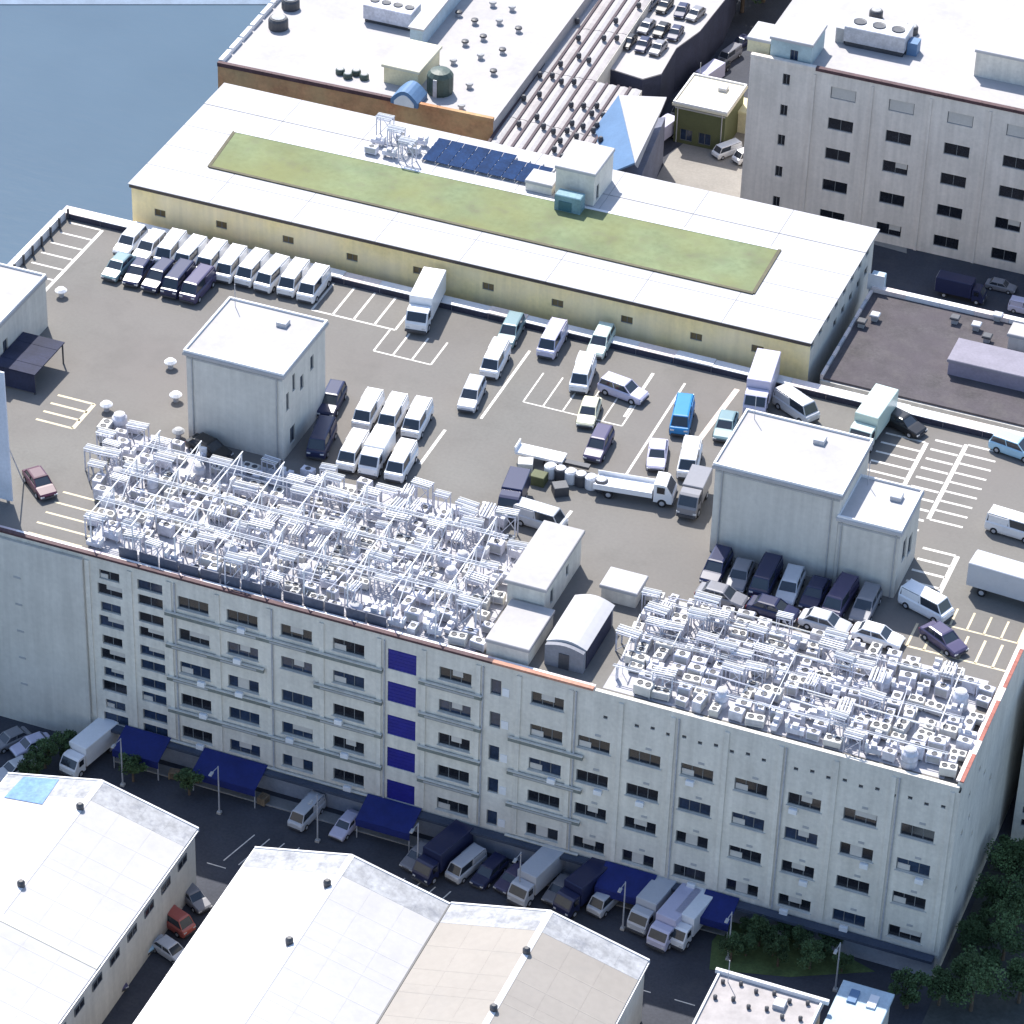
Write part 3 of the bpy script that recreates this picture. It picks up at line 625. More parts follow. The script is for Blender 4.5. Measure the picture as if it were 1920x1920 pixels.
# pale plinth slabs below the units
struct('roof_plinth', MB().prism([(-1.0,1.4),(47.2,1.4),(47.2,19),(38,27),(12,24.5),(-9,24.5)], ZD+.003, ZD+.016), mat('pale roof plinth',(0.42,0.41,0.43),0.85,0.15,0.5,2.5,dirt=.5,dirtcol=(.26,.25,.26),dscale=.5))
struct('roof_plinth', MB().box(62.6, 101.8, 1.2, 19.5, ZD+.003, ZD+.016), MATS['pale roof plinth'])
for k in range(9):     # tall white pipe gantries over the left field
    x = -1+k*5.4
    if x > 46: break
    t = thing('pipe_gantry', f'tall white pipe gantry over the left plant field, {OR[k+1]} from the left', 'gantry', (x, 2.0, ZD+.02), 0, 'white gantries over the left plant field')
    for y in (0, 6, 12, 18): obj('post', MB().box(-.07,.07,y-.07,y+.07,0,4.6), WHITE, t)
    obj('beam', MB().box(-.06,.06,-.3,18.4,4.602,4.72), WHITE, t)
    for y in (3, 9, 15): obj('strut', MB().tube((0,y-2.9,.3),(0,y+2.9,4.5),.07,4), WHITE, t)
for k, y in enumerate((4.5, 10.4, 16.4)):
    t = thing('pipe_run', f'long bundle of white pipes across the left plant field, {OR[k+1]} from the parapet', 'pipes', (-1.5, y, ZD+.02), 0, 'pipe runs of the left plant field')
    for q in range(3): obj('pipe', MB().tube((0,q*.3,4.98),(46.5,q*.3,4.98),.055,6), [WHITE,GALV,WHITE][q], t)
for k, y in enumerate((4.4, 10.9, 17.3)):
    t = thing('pipe_run', f'long white pipe run across the right plant field, {OR[k+1]} from the parapet', 'pipes', (63, y-1.05+1.05, ZD+.02), 0, 'pipe runs of the right plant field')
    for q in range(2): obj('pipe', MB().tube((0,q*.3-1.3,1.9),(38.5,q*.3-1.3,1.9),.065,6), [WHITE,GALV][q], t)
    for q in range(8): obj('support', MB().box(q*5.4+.4,q*5.4+.55,-1.35,-.8,0,1.78), STEEL, t)
def tangle(side, x0, x1, y0, y1, n, seed):
    rn = random.Random(seed); cn = {True: 0, False: 0}
    for k in range(n):
        along = k % 3 != 0; h = rn.uniform(1.5, 2.9); r_ = rn.uniform(.05, .09); m_ = [WHITE, STEEL, GALV, CREAM][k % 4]
        if along: xa = rn.uniform(x0, x0+(x1-x0)*.6); L_ = rn.uniform(6, 16); pa_ = (xa, y0+(y1-y0)*k/n); pb_ = (min(xa+L_, x1), pa_[1]+rn.uniform(-.8,.8))
        else: xa = x0+(x1-x0)*(k+.5)/n; L_ = rn.uniform(4, 12); ya = rn.uniform(y0, max(y0+.5, y1-L_)); pa_ = (xa, ya); pb_ = (xa+rn.uniform(-.8,.8), min(ya+L_, y1))
        cn[along] += 1
        lab = f'thin pale pipe running {"lengthwise" if along else "front to back"} over the {side} plant field, {OR[cn[along]]} from the {"parapet" if along else "left"}'
        t = thing('crossing_pipe', lab, 'pipe', (pa_[0], pa_[1], ZD+.016), 0, f'thin pipes crossing the {side} plant field')
        d_ = (pb_[0]-pa_[0], pb_[1]-pa_[1]); obj('pipe', MB().tube((0,0,h),(d_[0],d_[1],h),r_,6), m_, t)
        for f_ in (.03, .5, .97): obj('leg', MB().tube((d_[0]*f_,d_[1]*f_,0),(d_[0]*f_,d_[1]*f_,h-.03),.04,4), STEEL, t)
tangle('left', -1, 46.5, 2.0, 21, 34, 5); tangle('right', 63, 101.5, 2.0, 18.5, 26, 6)
t = thing('shade_screen', 'low dark screen standing in for shade behind the left end of the front parapet', 'screen', (0,0,0))
for k in range(13): obj('shade_panel', MB().box(3.0+k*2.6, 3.0+k*2.6+2.3, 1.15, 1.3, ZD+.02, ZD+1.7), mat('slate blue louvre',(0.10,0.11,0.15),0.6,0.2), t)  # dark panels added to imitate the shade below the plant's front edge

# ================================================================== REAR BUILDING (white roof, green strip)
RX0, RX1, RY0, RY1, RZ = -29.3, 64.7, 69.0, 98.4, 33.0
rbld = thing('white_roofed_building', 'long pale yellow building with a white roof and a long green strip on it', 'building', (0,0,0))
yops = []
for (px,py) in [(300,400),(415,422),(540,450),(660,483),(785,508),(915,538),(1045,569),(1175,600),(1305,632),(1420,655)]:
    q = UY(px,py,RY0+.4); yops.append((q.x-RX0-.8, q.x-RX0+.8, q.z-.55, q.z+.55))
facade(rbld, (RX0,RY0+.4), 0, RX1-RX0, 0, RZ-.5, yops, YELL, .35)
for a_,b_,c_,d_ in yops: window_part(rbld, b_-a_, d_-c_, (RX0+a_, RY0+.55, c_), 0, mat('tan window glass',(0.16,0.12,0.06),0.3,0.2), None, 1)
sops = [(1.6+k*3.4, 3.0+k*3.4, 30.6, 32.0) for k in range(8)]+[(1.6+k*3.4, 3.0+k*3.4, 27.6, 28.8) for k in range(3,8)]
facade(rbld, (RX1-.4,RY0+.4), pi/2, RY1-RY0-.4, 0, RZ-.5, sops, WALLG, .35, 'side_wall')
for a_,b_,c_,d_ in sops: window_part(rbld, b_-a_, d_-c_, (RX1-.55, RY0+.4+a_, c_), pi/2, GLASS, None, 1)
obj('wall', MB().box(RX0,RX0+.3,RY0+.42,RY1,0,RZ-.5), WALLG, rbld); obj('wall', MB().box(RX0+.3,RX1-.42,RY1-.3,RY1,0,RZ-.5), WALLG, rbld)
obj('fascia', MB().box(RX0-.1,RX1+.05,RY0-.05,RY0+.28,RZ-.5,RZ-.02), DARKB, rbld)
obj('fascia', MB().box(RX1-.3,RX1+.02,RY0+.285,RY1+.1,RZ-.5,RZ-.02), DGREY, rbld)
# roof in sheets: joints slightly recessed
ysp = [RY0-.1, 74.6, 80.2, 86.0, 92.2, RY1+.2]; nx = 8
for j in range(5):
    for i in range(nx):
        xa = RX0-.3+(RX1-RX0+.5)*i/nx; xb = RX0-.3+(RX1-RX0+.5)*(i+1)/nx
        dz = (.05 if j == 4 else 0)
        obj('roof_sheet', MB().bevbox(xa+.02,xb-.02,ysp[j]+.03,ysp[j+1]-.03,RZ-.018,RZ+.06+dz,.02), WROOF, rbld)
obj('roof_base', MB().box(RX0-.25,RX1+.15,RY0-.05,RY1+.15,RZ-.30,RZ-.02) if False else MB().box(RX0,RX1-.35,RY0+.3,RY1-.05,RZ-.45,RZ-.02), GRAY, rbld)
G = [U(*p, RZ) for p in [(392,314),(1412,552),(1462,470),(440,248)]]
obj('green_strip', MB().prism([(p.x,p.y) for p in G], RZ+.064, RZ+.16), GREEN, rbld)
kb = mat('brown green kerb',(0.10,0.09,0.055),0.8,0.2)
for (a_,b_) in ((0,1),(1,2),(2,3),(3,0)):
    A, B = G[a_], G[b_]; d = (B-A).normalized(); n_ = Vector((-d.y,d.x,0))*.22
    obj('kerb', MB().prism([(A-n_)[:2],(B-n_)[:2],(B+n_)[:2],(A+n_)[:2]], RZ+.062, RZ+.24-.012*a_), kb if a_ in (0,3,1) else WHITE, rbld)
# solar array
sa = thing('solar_array', 'dark blue solar panel array on the white roof beside the green strip', 'solar panels', (3.6, 90.0, RZ+.1))
pm_ = MB().box(.04,1.86,.03,1.1,0,.06).mesh('solar_panel', SOLAR)
for r_ in range(5):
    for c_ in range(9):
        if r_ == 4 and c_ > 5: continue
        o = obj('solar_panel', pm_, None, sa, (c_*1.9+ (0.0), r_*1.22-0.02*r_, .35+.0*r_)); o.rotation_euler = (radians(9),0,0)
for c_ in range(10): obj('rail', MB().box(c_*1.9-.04,c_*1.9+.04,0,6.0,.05,.28), GALV, sa)
# white units left of the array
for j in range(3):
    for i in range(3):
        x, y = -3.4+i*2.6, 89.3+j*2.3
        t = dup(PROT[['cond','duct','frame'][(i+j) % 3]], (x,y,RZ+.13), 0, f'{DESC[["cond","duct","frame"][(i+j)%3]]} left of the solar array, {OR[j+1]} row, {OR[i+1]} from left', 'units on the white roof left of the solar array')
# stair tower on the rear roof
st_ = roof_house('white stair tower with bright flat roof at the rear of the white roofed building', 23.2, 28.6, 88.6, 95.8, RZ+.1, 37.6, WALL, WROOF, .15, cat='stair tower', ops_r=[(1,2,.3,2.5)])
t = thing('rooftop_tank', 'small teal glass fronted box standing beside the white stair tower', 'tank', (26.0, 86.6, RZ+.07)); obj('casing', MB().bevbox(-1.8,1.8,-.9,.9,0,2.4,.1), mat('teal panel',(0.16,0.27,0.31),0.4,0.2), t); obj('door', MB().box(-1.2,.6,-.97,-.905,.2,1.6), mat('deep teal',(0.05,0.13,0.16),0.4), t)
roof_house('low white plant box between the solar array and the stair tower', 18.9, 22.6, 88.9, 92.0, RZ+.1, 34.2, WALL, WROOF, .1, cat='plant box')

# ================================================================== FAR LEFT BUILDING (top left)
tl = thing('pale_roofed_warehouse', 'pale roofed warehouse at the top left with a red brown front edge beside the water', 'warehouse', (0,0,0))
TZ = 12.0
A = U(408,122,TZ); B = U(925,228,TZ); Ld = (B-A); Ld.z = 0; ang = math.atan2(Ld.y, Ld.x); Lw = Ld.length
A0 = (A.x, A.y); bk = 120.0
ex = Vector((cos(ang),sin(ang))); ey = Vector((-sin(ang),cos(ang)))
def TP(u_, v_): return (A0[0]+ex.x*u_+ey.x*v_, A0[1]+ex.y*u_+ey.y*v_)
facade(tl, A0, ang, Lw, 0, TZ-.1, [], ORANGE, .3)
obj('roof', MB().prism([TP(0,.02),TP(Lw,.02),TP(Lw,bk),TP(0,bk)], TZ-1.5, TZ-.1), PALER, tl)
obj('wall', MB().prism([TP(0,.1),TP(.4,.1),TP(.4,bk),TP(0,bk)], 0, TZ-1.51), WALLG, tl); obj('wall', MB().prism([TP(Lw-.4,.1),TP(Lw,.1),TP(Lw,bk),TP(Lw-.4,bk)], 0, TZ-1.51), PALER, tl)
for k in range(10):
    obj('coping', MB().prism([TP(Lw*k/10,-.2),TP(Lw*(k+1)/10-.03,-.2),TP(Lw*(k+1)/10-.03,.45),TP(Lw*k/10,.45)], TZ-.098, TZ+.55), BROWN if k < 7 else ORANGE, tl)
for k in range(22):
    obj('west_coping', MB().prism([TP(-.1,.6+k*4),TP(.55,.6+k*4),TP(.55,.6+k*4+3.4),TP(-.1,.6+k*4+3.4)], TZ-.098, TZ+.7), WHITE, tl)
def R(px,py,z=TZ-.1): p = U(px,py,z); return (p.x,p.y,z+.004)
def bigvent(px,py,label,s=1.0,z=TZ-.1,m=DGREY):
    t = thing('roof_fan', label, 'roof fan', R(px,py,z)); obj('drum', MB().lathe([(1.3*s,0),(1.3*s,1.2*s),(1.1*s,1.5*s)],14), m, t); obj('cap', MB().lathe([(.9*s,1.51*s),(.9*s,1.6*s),(.2*s,1.7*s)],12), GRAY, t)
bigvent(545,15,'dark round roof fan near the water edge, farther of the pair',1.1); bigvent(522,52,'dark round roof fan near the water edge, nearer of the pair',1.2)
for k,(px,py) in enumerate([(638,138),(652,146),(668,140),(683,148)]): bigvent(px,py,f'small dark fan in the cluster by the red brown roof edge, {OR[k+1]} from left',.55,m=GDARK)
t = thing('chiller', 'large white roof chiller with dark fans casting a dark shadow at the top', 'chiller', R(735,40)); obj('casing', MB().bevbox(-4,4,-2,2,.6,3,.1), STEEL, t); obj('base', MB().box(-3.8,3.8,-1.8,1.8,0,.6), DGREY, t)
for k in range(4): obj('fan', MB().lathe([(.75,3.0),(.75,3.15),(.5,3.1)],12,-2.9+k*1.95,0), DGREY, t)
t = thing('roof_monitor', 'long blue sided roof monitor running up the top edge of the pale roof', 'roof monitor', R(815,45), ang); obj('wall', MB().box(-1,1,-8,40,0,3), SKYB, t); obj('roof', MB().box(-1.3,1.3,-8.2,40.2,3.002,3.3), WROOF, t)
roof_house('cream yellow rooftop hut with stepped roof on the pale warehouse', *[*(lambda p,q:(p.x,q.x))(U(722,150,TZ),U(798,150,TZ)), *(lambda p:(p.y+.5,p.y+9))(U(760,165,TZ))], TZ-.1, TZ+2.6, YBOX, mat('cream hut roof',(0.58,0.55,0.42),.8,.08), .3, cat='hut')
t = thing('tunnel_vent', 'blue arched tunnel vent in front of the cream rooftop hut', 'vent', R(765,190)); obj('shell', vault(-2.2,2.2,-1.5,2.2,0,.8,2.4), TEAL, t); obj('mouth', vault(-1.6,1.6,-1.62,-1.505,0,.6,1.8), WHITE, t)
t = thing('rooftop_tank', 'dark green roof tank right of the cream rooftop hut', 'tank', R(825,172)); obj('casing', MB().lathe([(1.9,0),(2.0,.3),(2.0,3.0),(1.5,3.6),(.4,3.8)],14), GDARK, t); obj('ladder', MB().box(-.3,.3,-2.15,-2.02,0,3), GALV, t)
for k,(px,py) in enumerate(sorted([(890,45),(872,85),(906,75),(936,45),(960,20),(850,120),(901,110),(865,205),(880,165),(925,140),(942,100),(860,30),(924,12),(972,60)])):
    t = thing('roof_vent', f'small grey vent on the right half of the pale warehouse roof, {OR[k+1]} from left', 'vent', R(px,py), 0, 'small vents on the pale warehouse roof')
    obj('stem', MB().lathe([(.4,0),(.4,.6)],8), GALV, t); obj('cap', MB().lathe([(.6,.602),(.55,.85),(.2,.95)],10), DGREY if k % 2 else GRAY, t)

# ================================================================== RIBBED ROOF BUILDING (parallel lines)
rr = thing('ribbed_roof_warehouse', 'warehouse with a long ribbed grey roof of parallel dark gutters at the top middle', 'warehouse', (0,0,0))
LZ = 10.6
F0, F1, K0, K1 = U(926,246,LZ), U(1112,300,LZ), U(1140,-60,LZ), U(1352,-60,LZ)
d0 = (K0-F0).normalized(); F0 -= d0*9; F1 -= d0*9; K0 += d0*25; K1 += d0*25
def LP(s, t_): 
    a_ = F0.lerp(F1, s); b_ = K0.lerp(K1, s); return a_.lerp(b_, t_)
NB = 9
TC = .1
while PJ(LP(.8, TC))[1] > 158: TC += .01
def tend(k):          # the right-hand bays stop short at the car lot
    return 1.0 if k < 5 else TC
obj('base', MB().prism([LP(0,0)[:2],LP(5/NB,0)[:2],LP(5/NB,1)[:2],LP(0,1)[:2]], 0, LZ-.8), WALLG, rr)
obj('base', MB().prism([LP(5/NB,0)[:2],LP(1,0)[:2],LP(1,TC)[:2],LP(5/NB,TC)[:2]], 0, LZ-.8), WALLG, rr)
for k in range(NB):
    s0, s1 = k/NB, (k+1)/NB; g_ = .07/NB; a_, b_ = s0+g_, s1-g_; c_ = (a_+b_)/2
    nq = 6 if tend(k) == 1 else 4
    for q in range(nq):
        t0, t1 = q/nq*tend(k)+.0008, (q+1)/nq*tend(k)-.0008
        A_, B_, C_ = [LP(s_, t0) for s_ in (a_,c_,b_)]; D_, E_, F_ = [LP(s_, t1) for s_ in (a_,c_,b_)]
        z0_, z1_ = LZ-.75, LZ-.58
        obj('roof_bay', MB().loft([[(A_.x,A_.y,z0_),(B_.x,B_.y,z1_),(C_.x,C_.y,z0_)],[(D_.x,D_.y,z0_),(E_.x,E_.y,z1_),(F_.x,F_.y,z0_)]]), RIBR if k % 3 != 1 else PINKR, rr)
    p_, q_ = LP(s0, 0), LP(s0, tend(k)); w_ = (LP(s0+.012,0)-LP(s0-.012,0))/2
    obj('gutter', MB().prism([(p_-w_)[:2],(p_+w_)[:2],(q_+w_)[:2],(q_-w_)[:2]], LZ-.79, LZ-.5), mat('dark maroon gutter',(0.06,0.04,0.05),.7,.2), rr)
vm = MB().lathe([(.38,0),(.42,.6),(.25,.85)],8).mesh('vent', DGREY)
rv = random.Random(3)
for k in range(NB):
    for q in range(9):
        if rv.random() < .4: continue
        p_ = LP((k+.5)/NB, ((q+.5+rv.uniform(-.3,.3))/9*.66+.12)*tend(k)); obj('vent', vm, None, rr, (p_.x,p_.y,LZ-.4))
# white rooftop car lot beside it
cl = thing('car_lot_building', 'white topped building with dark cars on its roof beside the dark street', 'building', (0,0,0))
CZ = 8.0
Q = [U(*p, CZ) for p in [(1135,128),(1205,150),(1240,140),(1268,92),(1312,60),(1360,0),(1385,-60),(1215,-60),(1190,20)]]
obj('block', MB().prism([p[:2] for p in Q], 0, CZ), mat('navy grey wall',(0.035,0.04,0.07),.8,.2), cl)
obj('roof', MB().prism([p[:2] for p in Q], CZ+.002, CZ+.2), PALER, cl)
for ri,row in enumerate([[(1178,84),(1206,90),(1234,96)],[(1184,50),(1212,56),(1240,62),(1266,68)],[(1218,12),(1246,17),(1278,26),(1304,32)]]):
    for k,(px,py) in enumerate(row):
        p = U(px,py,CZ+.2); vehicle('car', ['black','navy','grey'][(k+ri) % 3], (p.x,p.y,CZ+.206), radians(rv.uniform(-8,8)), f'dark car on the white topped lot, {["front","middle","rear"][ri]} row, {OR[k+1]} from left', 'car', 'dark cars on the white topped lot')
# blue gabled house
bg_ = thing('gabled_house', 'gabled house with one blue roof slope and one white slope beside the dark street', 'house', (0,0,0))
rz_ = 13.0
r1, r2 = U(1160,178,rz_), U(1190,305,rz_); 
la, lb = U(1108,250,rz_-3.5), U(1128,330,rz_-3.5); ra, rb2 = U(1250,182,rz_-1.6), U(1196,312,rz_-1.6)
obj('wall', MB().prism([la[:2],lb[:2],rb2[:2],ra[:2],r1[:2]], 0, rz_-5.0), mat('dark slate wall',(0.14,0.15,0.20),.8,.15), bg_)
obj('blue_slope', MB().add([la,lb,r2,r1,la-Vector((0,0,.3)),lb-Vector((0,0,.3)),r2-Vector((0,0,.3)),r1-Vector((0,0,.3))],[(0,1,2,3),(7,6,5,4),(0,4,5,1),(1,5,6,2),(2,6,7,3),(3,7,4,0)]), TEAL, bg_)
obj('white_slope', MB().add([r1,r2,rb2,ra,r1-Vector((0,0,.3)),r2-Vector((0,0,.3)),rb2-Vector((0,0,.3)),ra-Vector((0,0,.3))],[(0,1,2,3),(7,6,5,4),(0,4,5,1),(1,5,6,2),(2,6,7,3),(3,7,4,0)]), WROOF, bg_)

# ================================================================== FAR RIGHT BUILDING
fr = thing('beige_warehouse', 'tall beige warehouse with scattered dark windows and a pale roof at the top right', 'warehouse', (0,0,0))
FX0, FX1, FY, FZ = 31.0, 130.0, 148.4, 26.0
fops = []
for zc in (23.0, 17.9, 12.9, 7.6, 2.4):
    for i in range(10):
        xc = 45.3+i*8.75
        fops.append((xc-FX0-1.9, xc-FX0+1.9, zc-.95, zc+.95))
    fops.append((36.6-FX0-.55, 36.6-FX0+.55, zc-.9+.5, zc+.9+.5))
facade(fr, (FX0,FY), 0, FX1-FX0, 0, FZ, fops, WALLB)
for a_,b_,c_,d_ in fops:
    top = c_ > 21
    window_part(fr, b_-a_, d_-c_, (FX0+a_, FY+.2, c_), 0, GLASS, (.03,.97,.05,.97) if top and (b_-a_) > 2 else rb.choice([None,None,None,None,(.5,.95,.5,.97)]), 1)
for i in range(11): obj('pier', MB().box(40.6+i*8.75, 41.0+i*8.75, FY-.14, FY-.003, 0, FZ-.6), WALLB, fr)
obj('roof', MB().box(FX0,FX1,FY+.5,FY+85,FZ-.8,FZ-.3), PALER, fr); obj('wall', MB().box(FX0,FX0+.4,FY+.02,FY+85,0,FZ-.81), WALLB, fr)
for k in range(20):
    obj('coping', MB().box(FX0+k*4.95, FX0+(k+1)*4.95-.03, FY-.15, FY+.6, FZ+.002, FZ+.5), BROWN if k > 1 else WALLB, fr)
def F(px,py): p = U(px,py,FZ-.3); return (p.x,p.y,FZ-.296)
t = thing('chiller', 'grey blue roof chiller with dark fans on the pale roof at the top right', 'chiller', F(1645,85)); obj('casing', MB().bevbox(-4.6,4.6,-2.2,2.2,.8,3.2,.1), GALV, t); obj('base', MB().box(-4.4,4.4,-2,2,0,.8), DGREY, t); obj('side_duct', MB().box(4.7,6.2,-1,1,0,2), TEAL, t); obj('end_box', MB().box(-6.0,-4.7,-1.6,1.6,0,2.4), GRAY, t)
for k in range(3): obj('fan', MB().lathe([(1.0,3.2),(1.0,3.35),(.7,3.3)],12,-2.9+k*2.9,0), DGREY, t)
bigvent(1642,32,'dark roof fan behind the grey blue chiller at the top right',.8,FZ-.3); bigvent(1708,62,'dark roof fan right of the grey blue chiller at the top right',.8,FZ-.3)
p = U(1880,150,FZ-.3); roof_house('long white flat roofed hall on the pale roof at the right edge', p.x-4.2, p.x+12, p.y-.5, p.y+9.5, FZ-.3, FZ+3.6, WALL, WROOF, .2, cat='roof hall')
p = U(1480,118,FZ-.3); roof_house('pale stair house with teal side at the left corner of the beige warehouse', p.x-3.0, p.x+3.2, p.y, p.y+6.5, FZ-.3, FZ+3.0, mat('teal grey wall',(0.36,0.45,0.47),.7,.1), WROOF, .2, cat='stair house', ops_f=[(3,4.2,.5,2.2)])
p = U(1425,100,FZ-.3); roof_house('small cream roof hut left of the teal sided stair house', p.x-2, p.x+1.4, p.y, p.y+5, FZ-.3, FZ+1.6, YBOX, WROOF, .15, cat='hut')
# yard in front of it
struct('yard_paving', MB().prism([U(*p,0)[:2] for p in [(1225,345),(1700,475),(1700,440),(1470,330),(1395,215),(1330,230),(1255,290)]], 0.002, .02), PAVE)
a1, b1 = U(1262,265,0), U(1372,285,0)
roof_house('pale yellow flat roofed shop house with an olive front in the far yard', a1.x, b1.x-1.2, a1.y, a1.y+9, 0.02, 6.5, OLIVE, mat('cream flat roof',(0.62,0.58,0.46),.8,.06), .4, cat='house', ops_f=[(1,3,.5,2.5),(4,6,.5,2.5)])
p = U(1392,250,0); roof_house('small yellow hut beside the olive fronted shop house', p.x-1.6, p.x+1.8, p.y, p.y+4, 0.02, 3.4, YBOX, mat('yellow hut roof',(0.62,0.57,0.36),.8,.06), .25, cat='hut')
V(1362,290,'van','white',-32,'white van parked before the small yellow hut, left of the two','van',.02); V(1400,300,'van','white',-32,'white van parked before the small yellow hut, right of the two','van',.02)
for k in range(8):
    p = U(1390-k*22, 85+k*26, 0); vehicle(['car','van','wagon','truck'][k % 4], ['navy','grey','black','lavender'][k % 4], (p.x,p.y,.01), radians(-14), f'vehicle in the dark far street, {OR[k+1]} from the top', 'truck' if k % 4 == 3 else 'car', 'vehicles in the dark far street')
roof_house('dark navy roofed block beyond the pale roof at the top right corner', 70, 130, 236, 260, 0, 24, mat('navy wall',(.05,.06,.10),.8,.2), mat('dark slate roof',(.10,.11,.17),.7,.15), .3, cat='block')
roof_house('pale block beyond the tree at the top middle edge', 20, 55, 240, 262, 0, 20, WALLG, mat('blue grey roof',(.34,.42,.50),.7,.1), .3, cat='block')

# ================================================================== BROWN GRAVEL ROOF (right, behind the deck)
gb = thing('gravel_roof_building', 'building with a brown purple gravel roof and white rim right of the white roof', 'building', (0,0,0))
GX0, GX1, GY0, GY1, GZ = 66.2, 140.0, 69.8, 92.3, 28.0
obj('block', MB().box(GX0,GX1,GY0,GY1,0,GZ-.6), WALLG, gb); obj('gravel_roof', MB().box(GX0+.3,GX1,GY0+.3,GY1-.5,GZ-.598,GZ-.3), GRAV, gb)
for k in range(16):
    obj('rim', MB().box(GX0+k*4.6, GX0+(k+1)*4.6-.04, GY1-.49, GY1+.4, GZ-.598, GZ+.35), WHITE if k % 3 else PKW, gb)
for k in range(9): obj('rim', MB().box(GX0-.1, GX0+.28, GY0+.3+k*2.4, GY0+.3+(k+1)*2.4-.1, GZ-.598, GZ+.1), GALV if k % 2 else PKW, gb)
roof_house('low lavender grey shed on the brown gravel roof casting a navy shadow', 80.6, 93.5, 77.2, 82.2, GZ-.3, 29.6, mat('lavender grey wall',(.22,.2,.26),.8,.1), mat('lavender grey roof',(.22,.205,.245),.8,.1), .2, cat='shed')
roof_house('small pale box house on the gravel roof near its white rim at the right edge', 86, 90.5, 86.0, 88.6, GZ-.3, 29.6, WALL, PALER, .2, cat='box house')
for k,(px,py) in enumerate([(1615,612),(1640,600),(1790,605),(1830,618),(1850,640),(1870,600),(1905,640)]):
    p = U(px,py,GZ-.3); t = thing('roof_vent', f'small dark vent standing on the brown gravel roof, {OR[k+1]} from the left', 'vent', (p.x,p.y,GZ-.296), 0, 'vents on the gravel roof')
    obj('stem', MB().box(-.4,.4,-.4,.4,0,.7), GRAY, t); obj('cap', MB().bevbox(-.6,.6,-.6,.6,.702,1.0,.1), [DGREY,GALV][k % 2], t)
t = thing('roof_ladder', 'white steel stair head at the rear left corner of the gravel roof', 'stair', (66.6, 93.2, GZ-.3)); obj('box', MB().bevbox(-.9,.9,-.8,.8,-3,2.0,.1), SKYB, t); obj('rail', MB().box(-1.1,1.1,-1,-.9,0,2.4), WHITE, t)
# alley behind it
for k in range(9):
    p = U(1690+k*28, 500+k*9, 0)
    vehicle(['truck','car','van'][k % 3], ['navy','grey','lavender'][k % 3], (68+k*4.8, 138.5+(k % 2)*4.5, .01), radians(90), f'vehicle in the dark alley before the beige warehouse, {OR[k+1]} from left', 'car' if k % 3 else 'truck', 'vehicles in the dark alley')

# ================================================================== RIGHT EDGE BUILDING
rg_ = thing('side_street_building', 'pale building with rows of dark windows cut by the right edge of the picture', 'building', (0,0,0))
zt = UY(1900,1300,26.2).z
eops = [(u_, u_+2.4, z_, z_+1.1) for u_ in (0.9,4.4,8,12) for z_ in (2.5,4.4,6.6,8.4,10.4,12.2,14.2,16.0) if z_ < zt-2]
facade(rg_, (105.6,26.2), 0, 30, 0, zt, eops, WALL)
for a_,b_,c_,d_ in eops: window_part(rg_, b_-a_, d_-c_, (105.6+a_,26.4,c_), 0, GLASS, None, 1)
obj('wall', MB().box(105.6,106,26.7,60,0,zt), WALL, rg_); obj('roof', MB().box(105.6,135.6,26.6,60,zt-.5+.51,zt+.3), PALER, rg_)

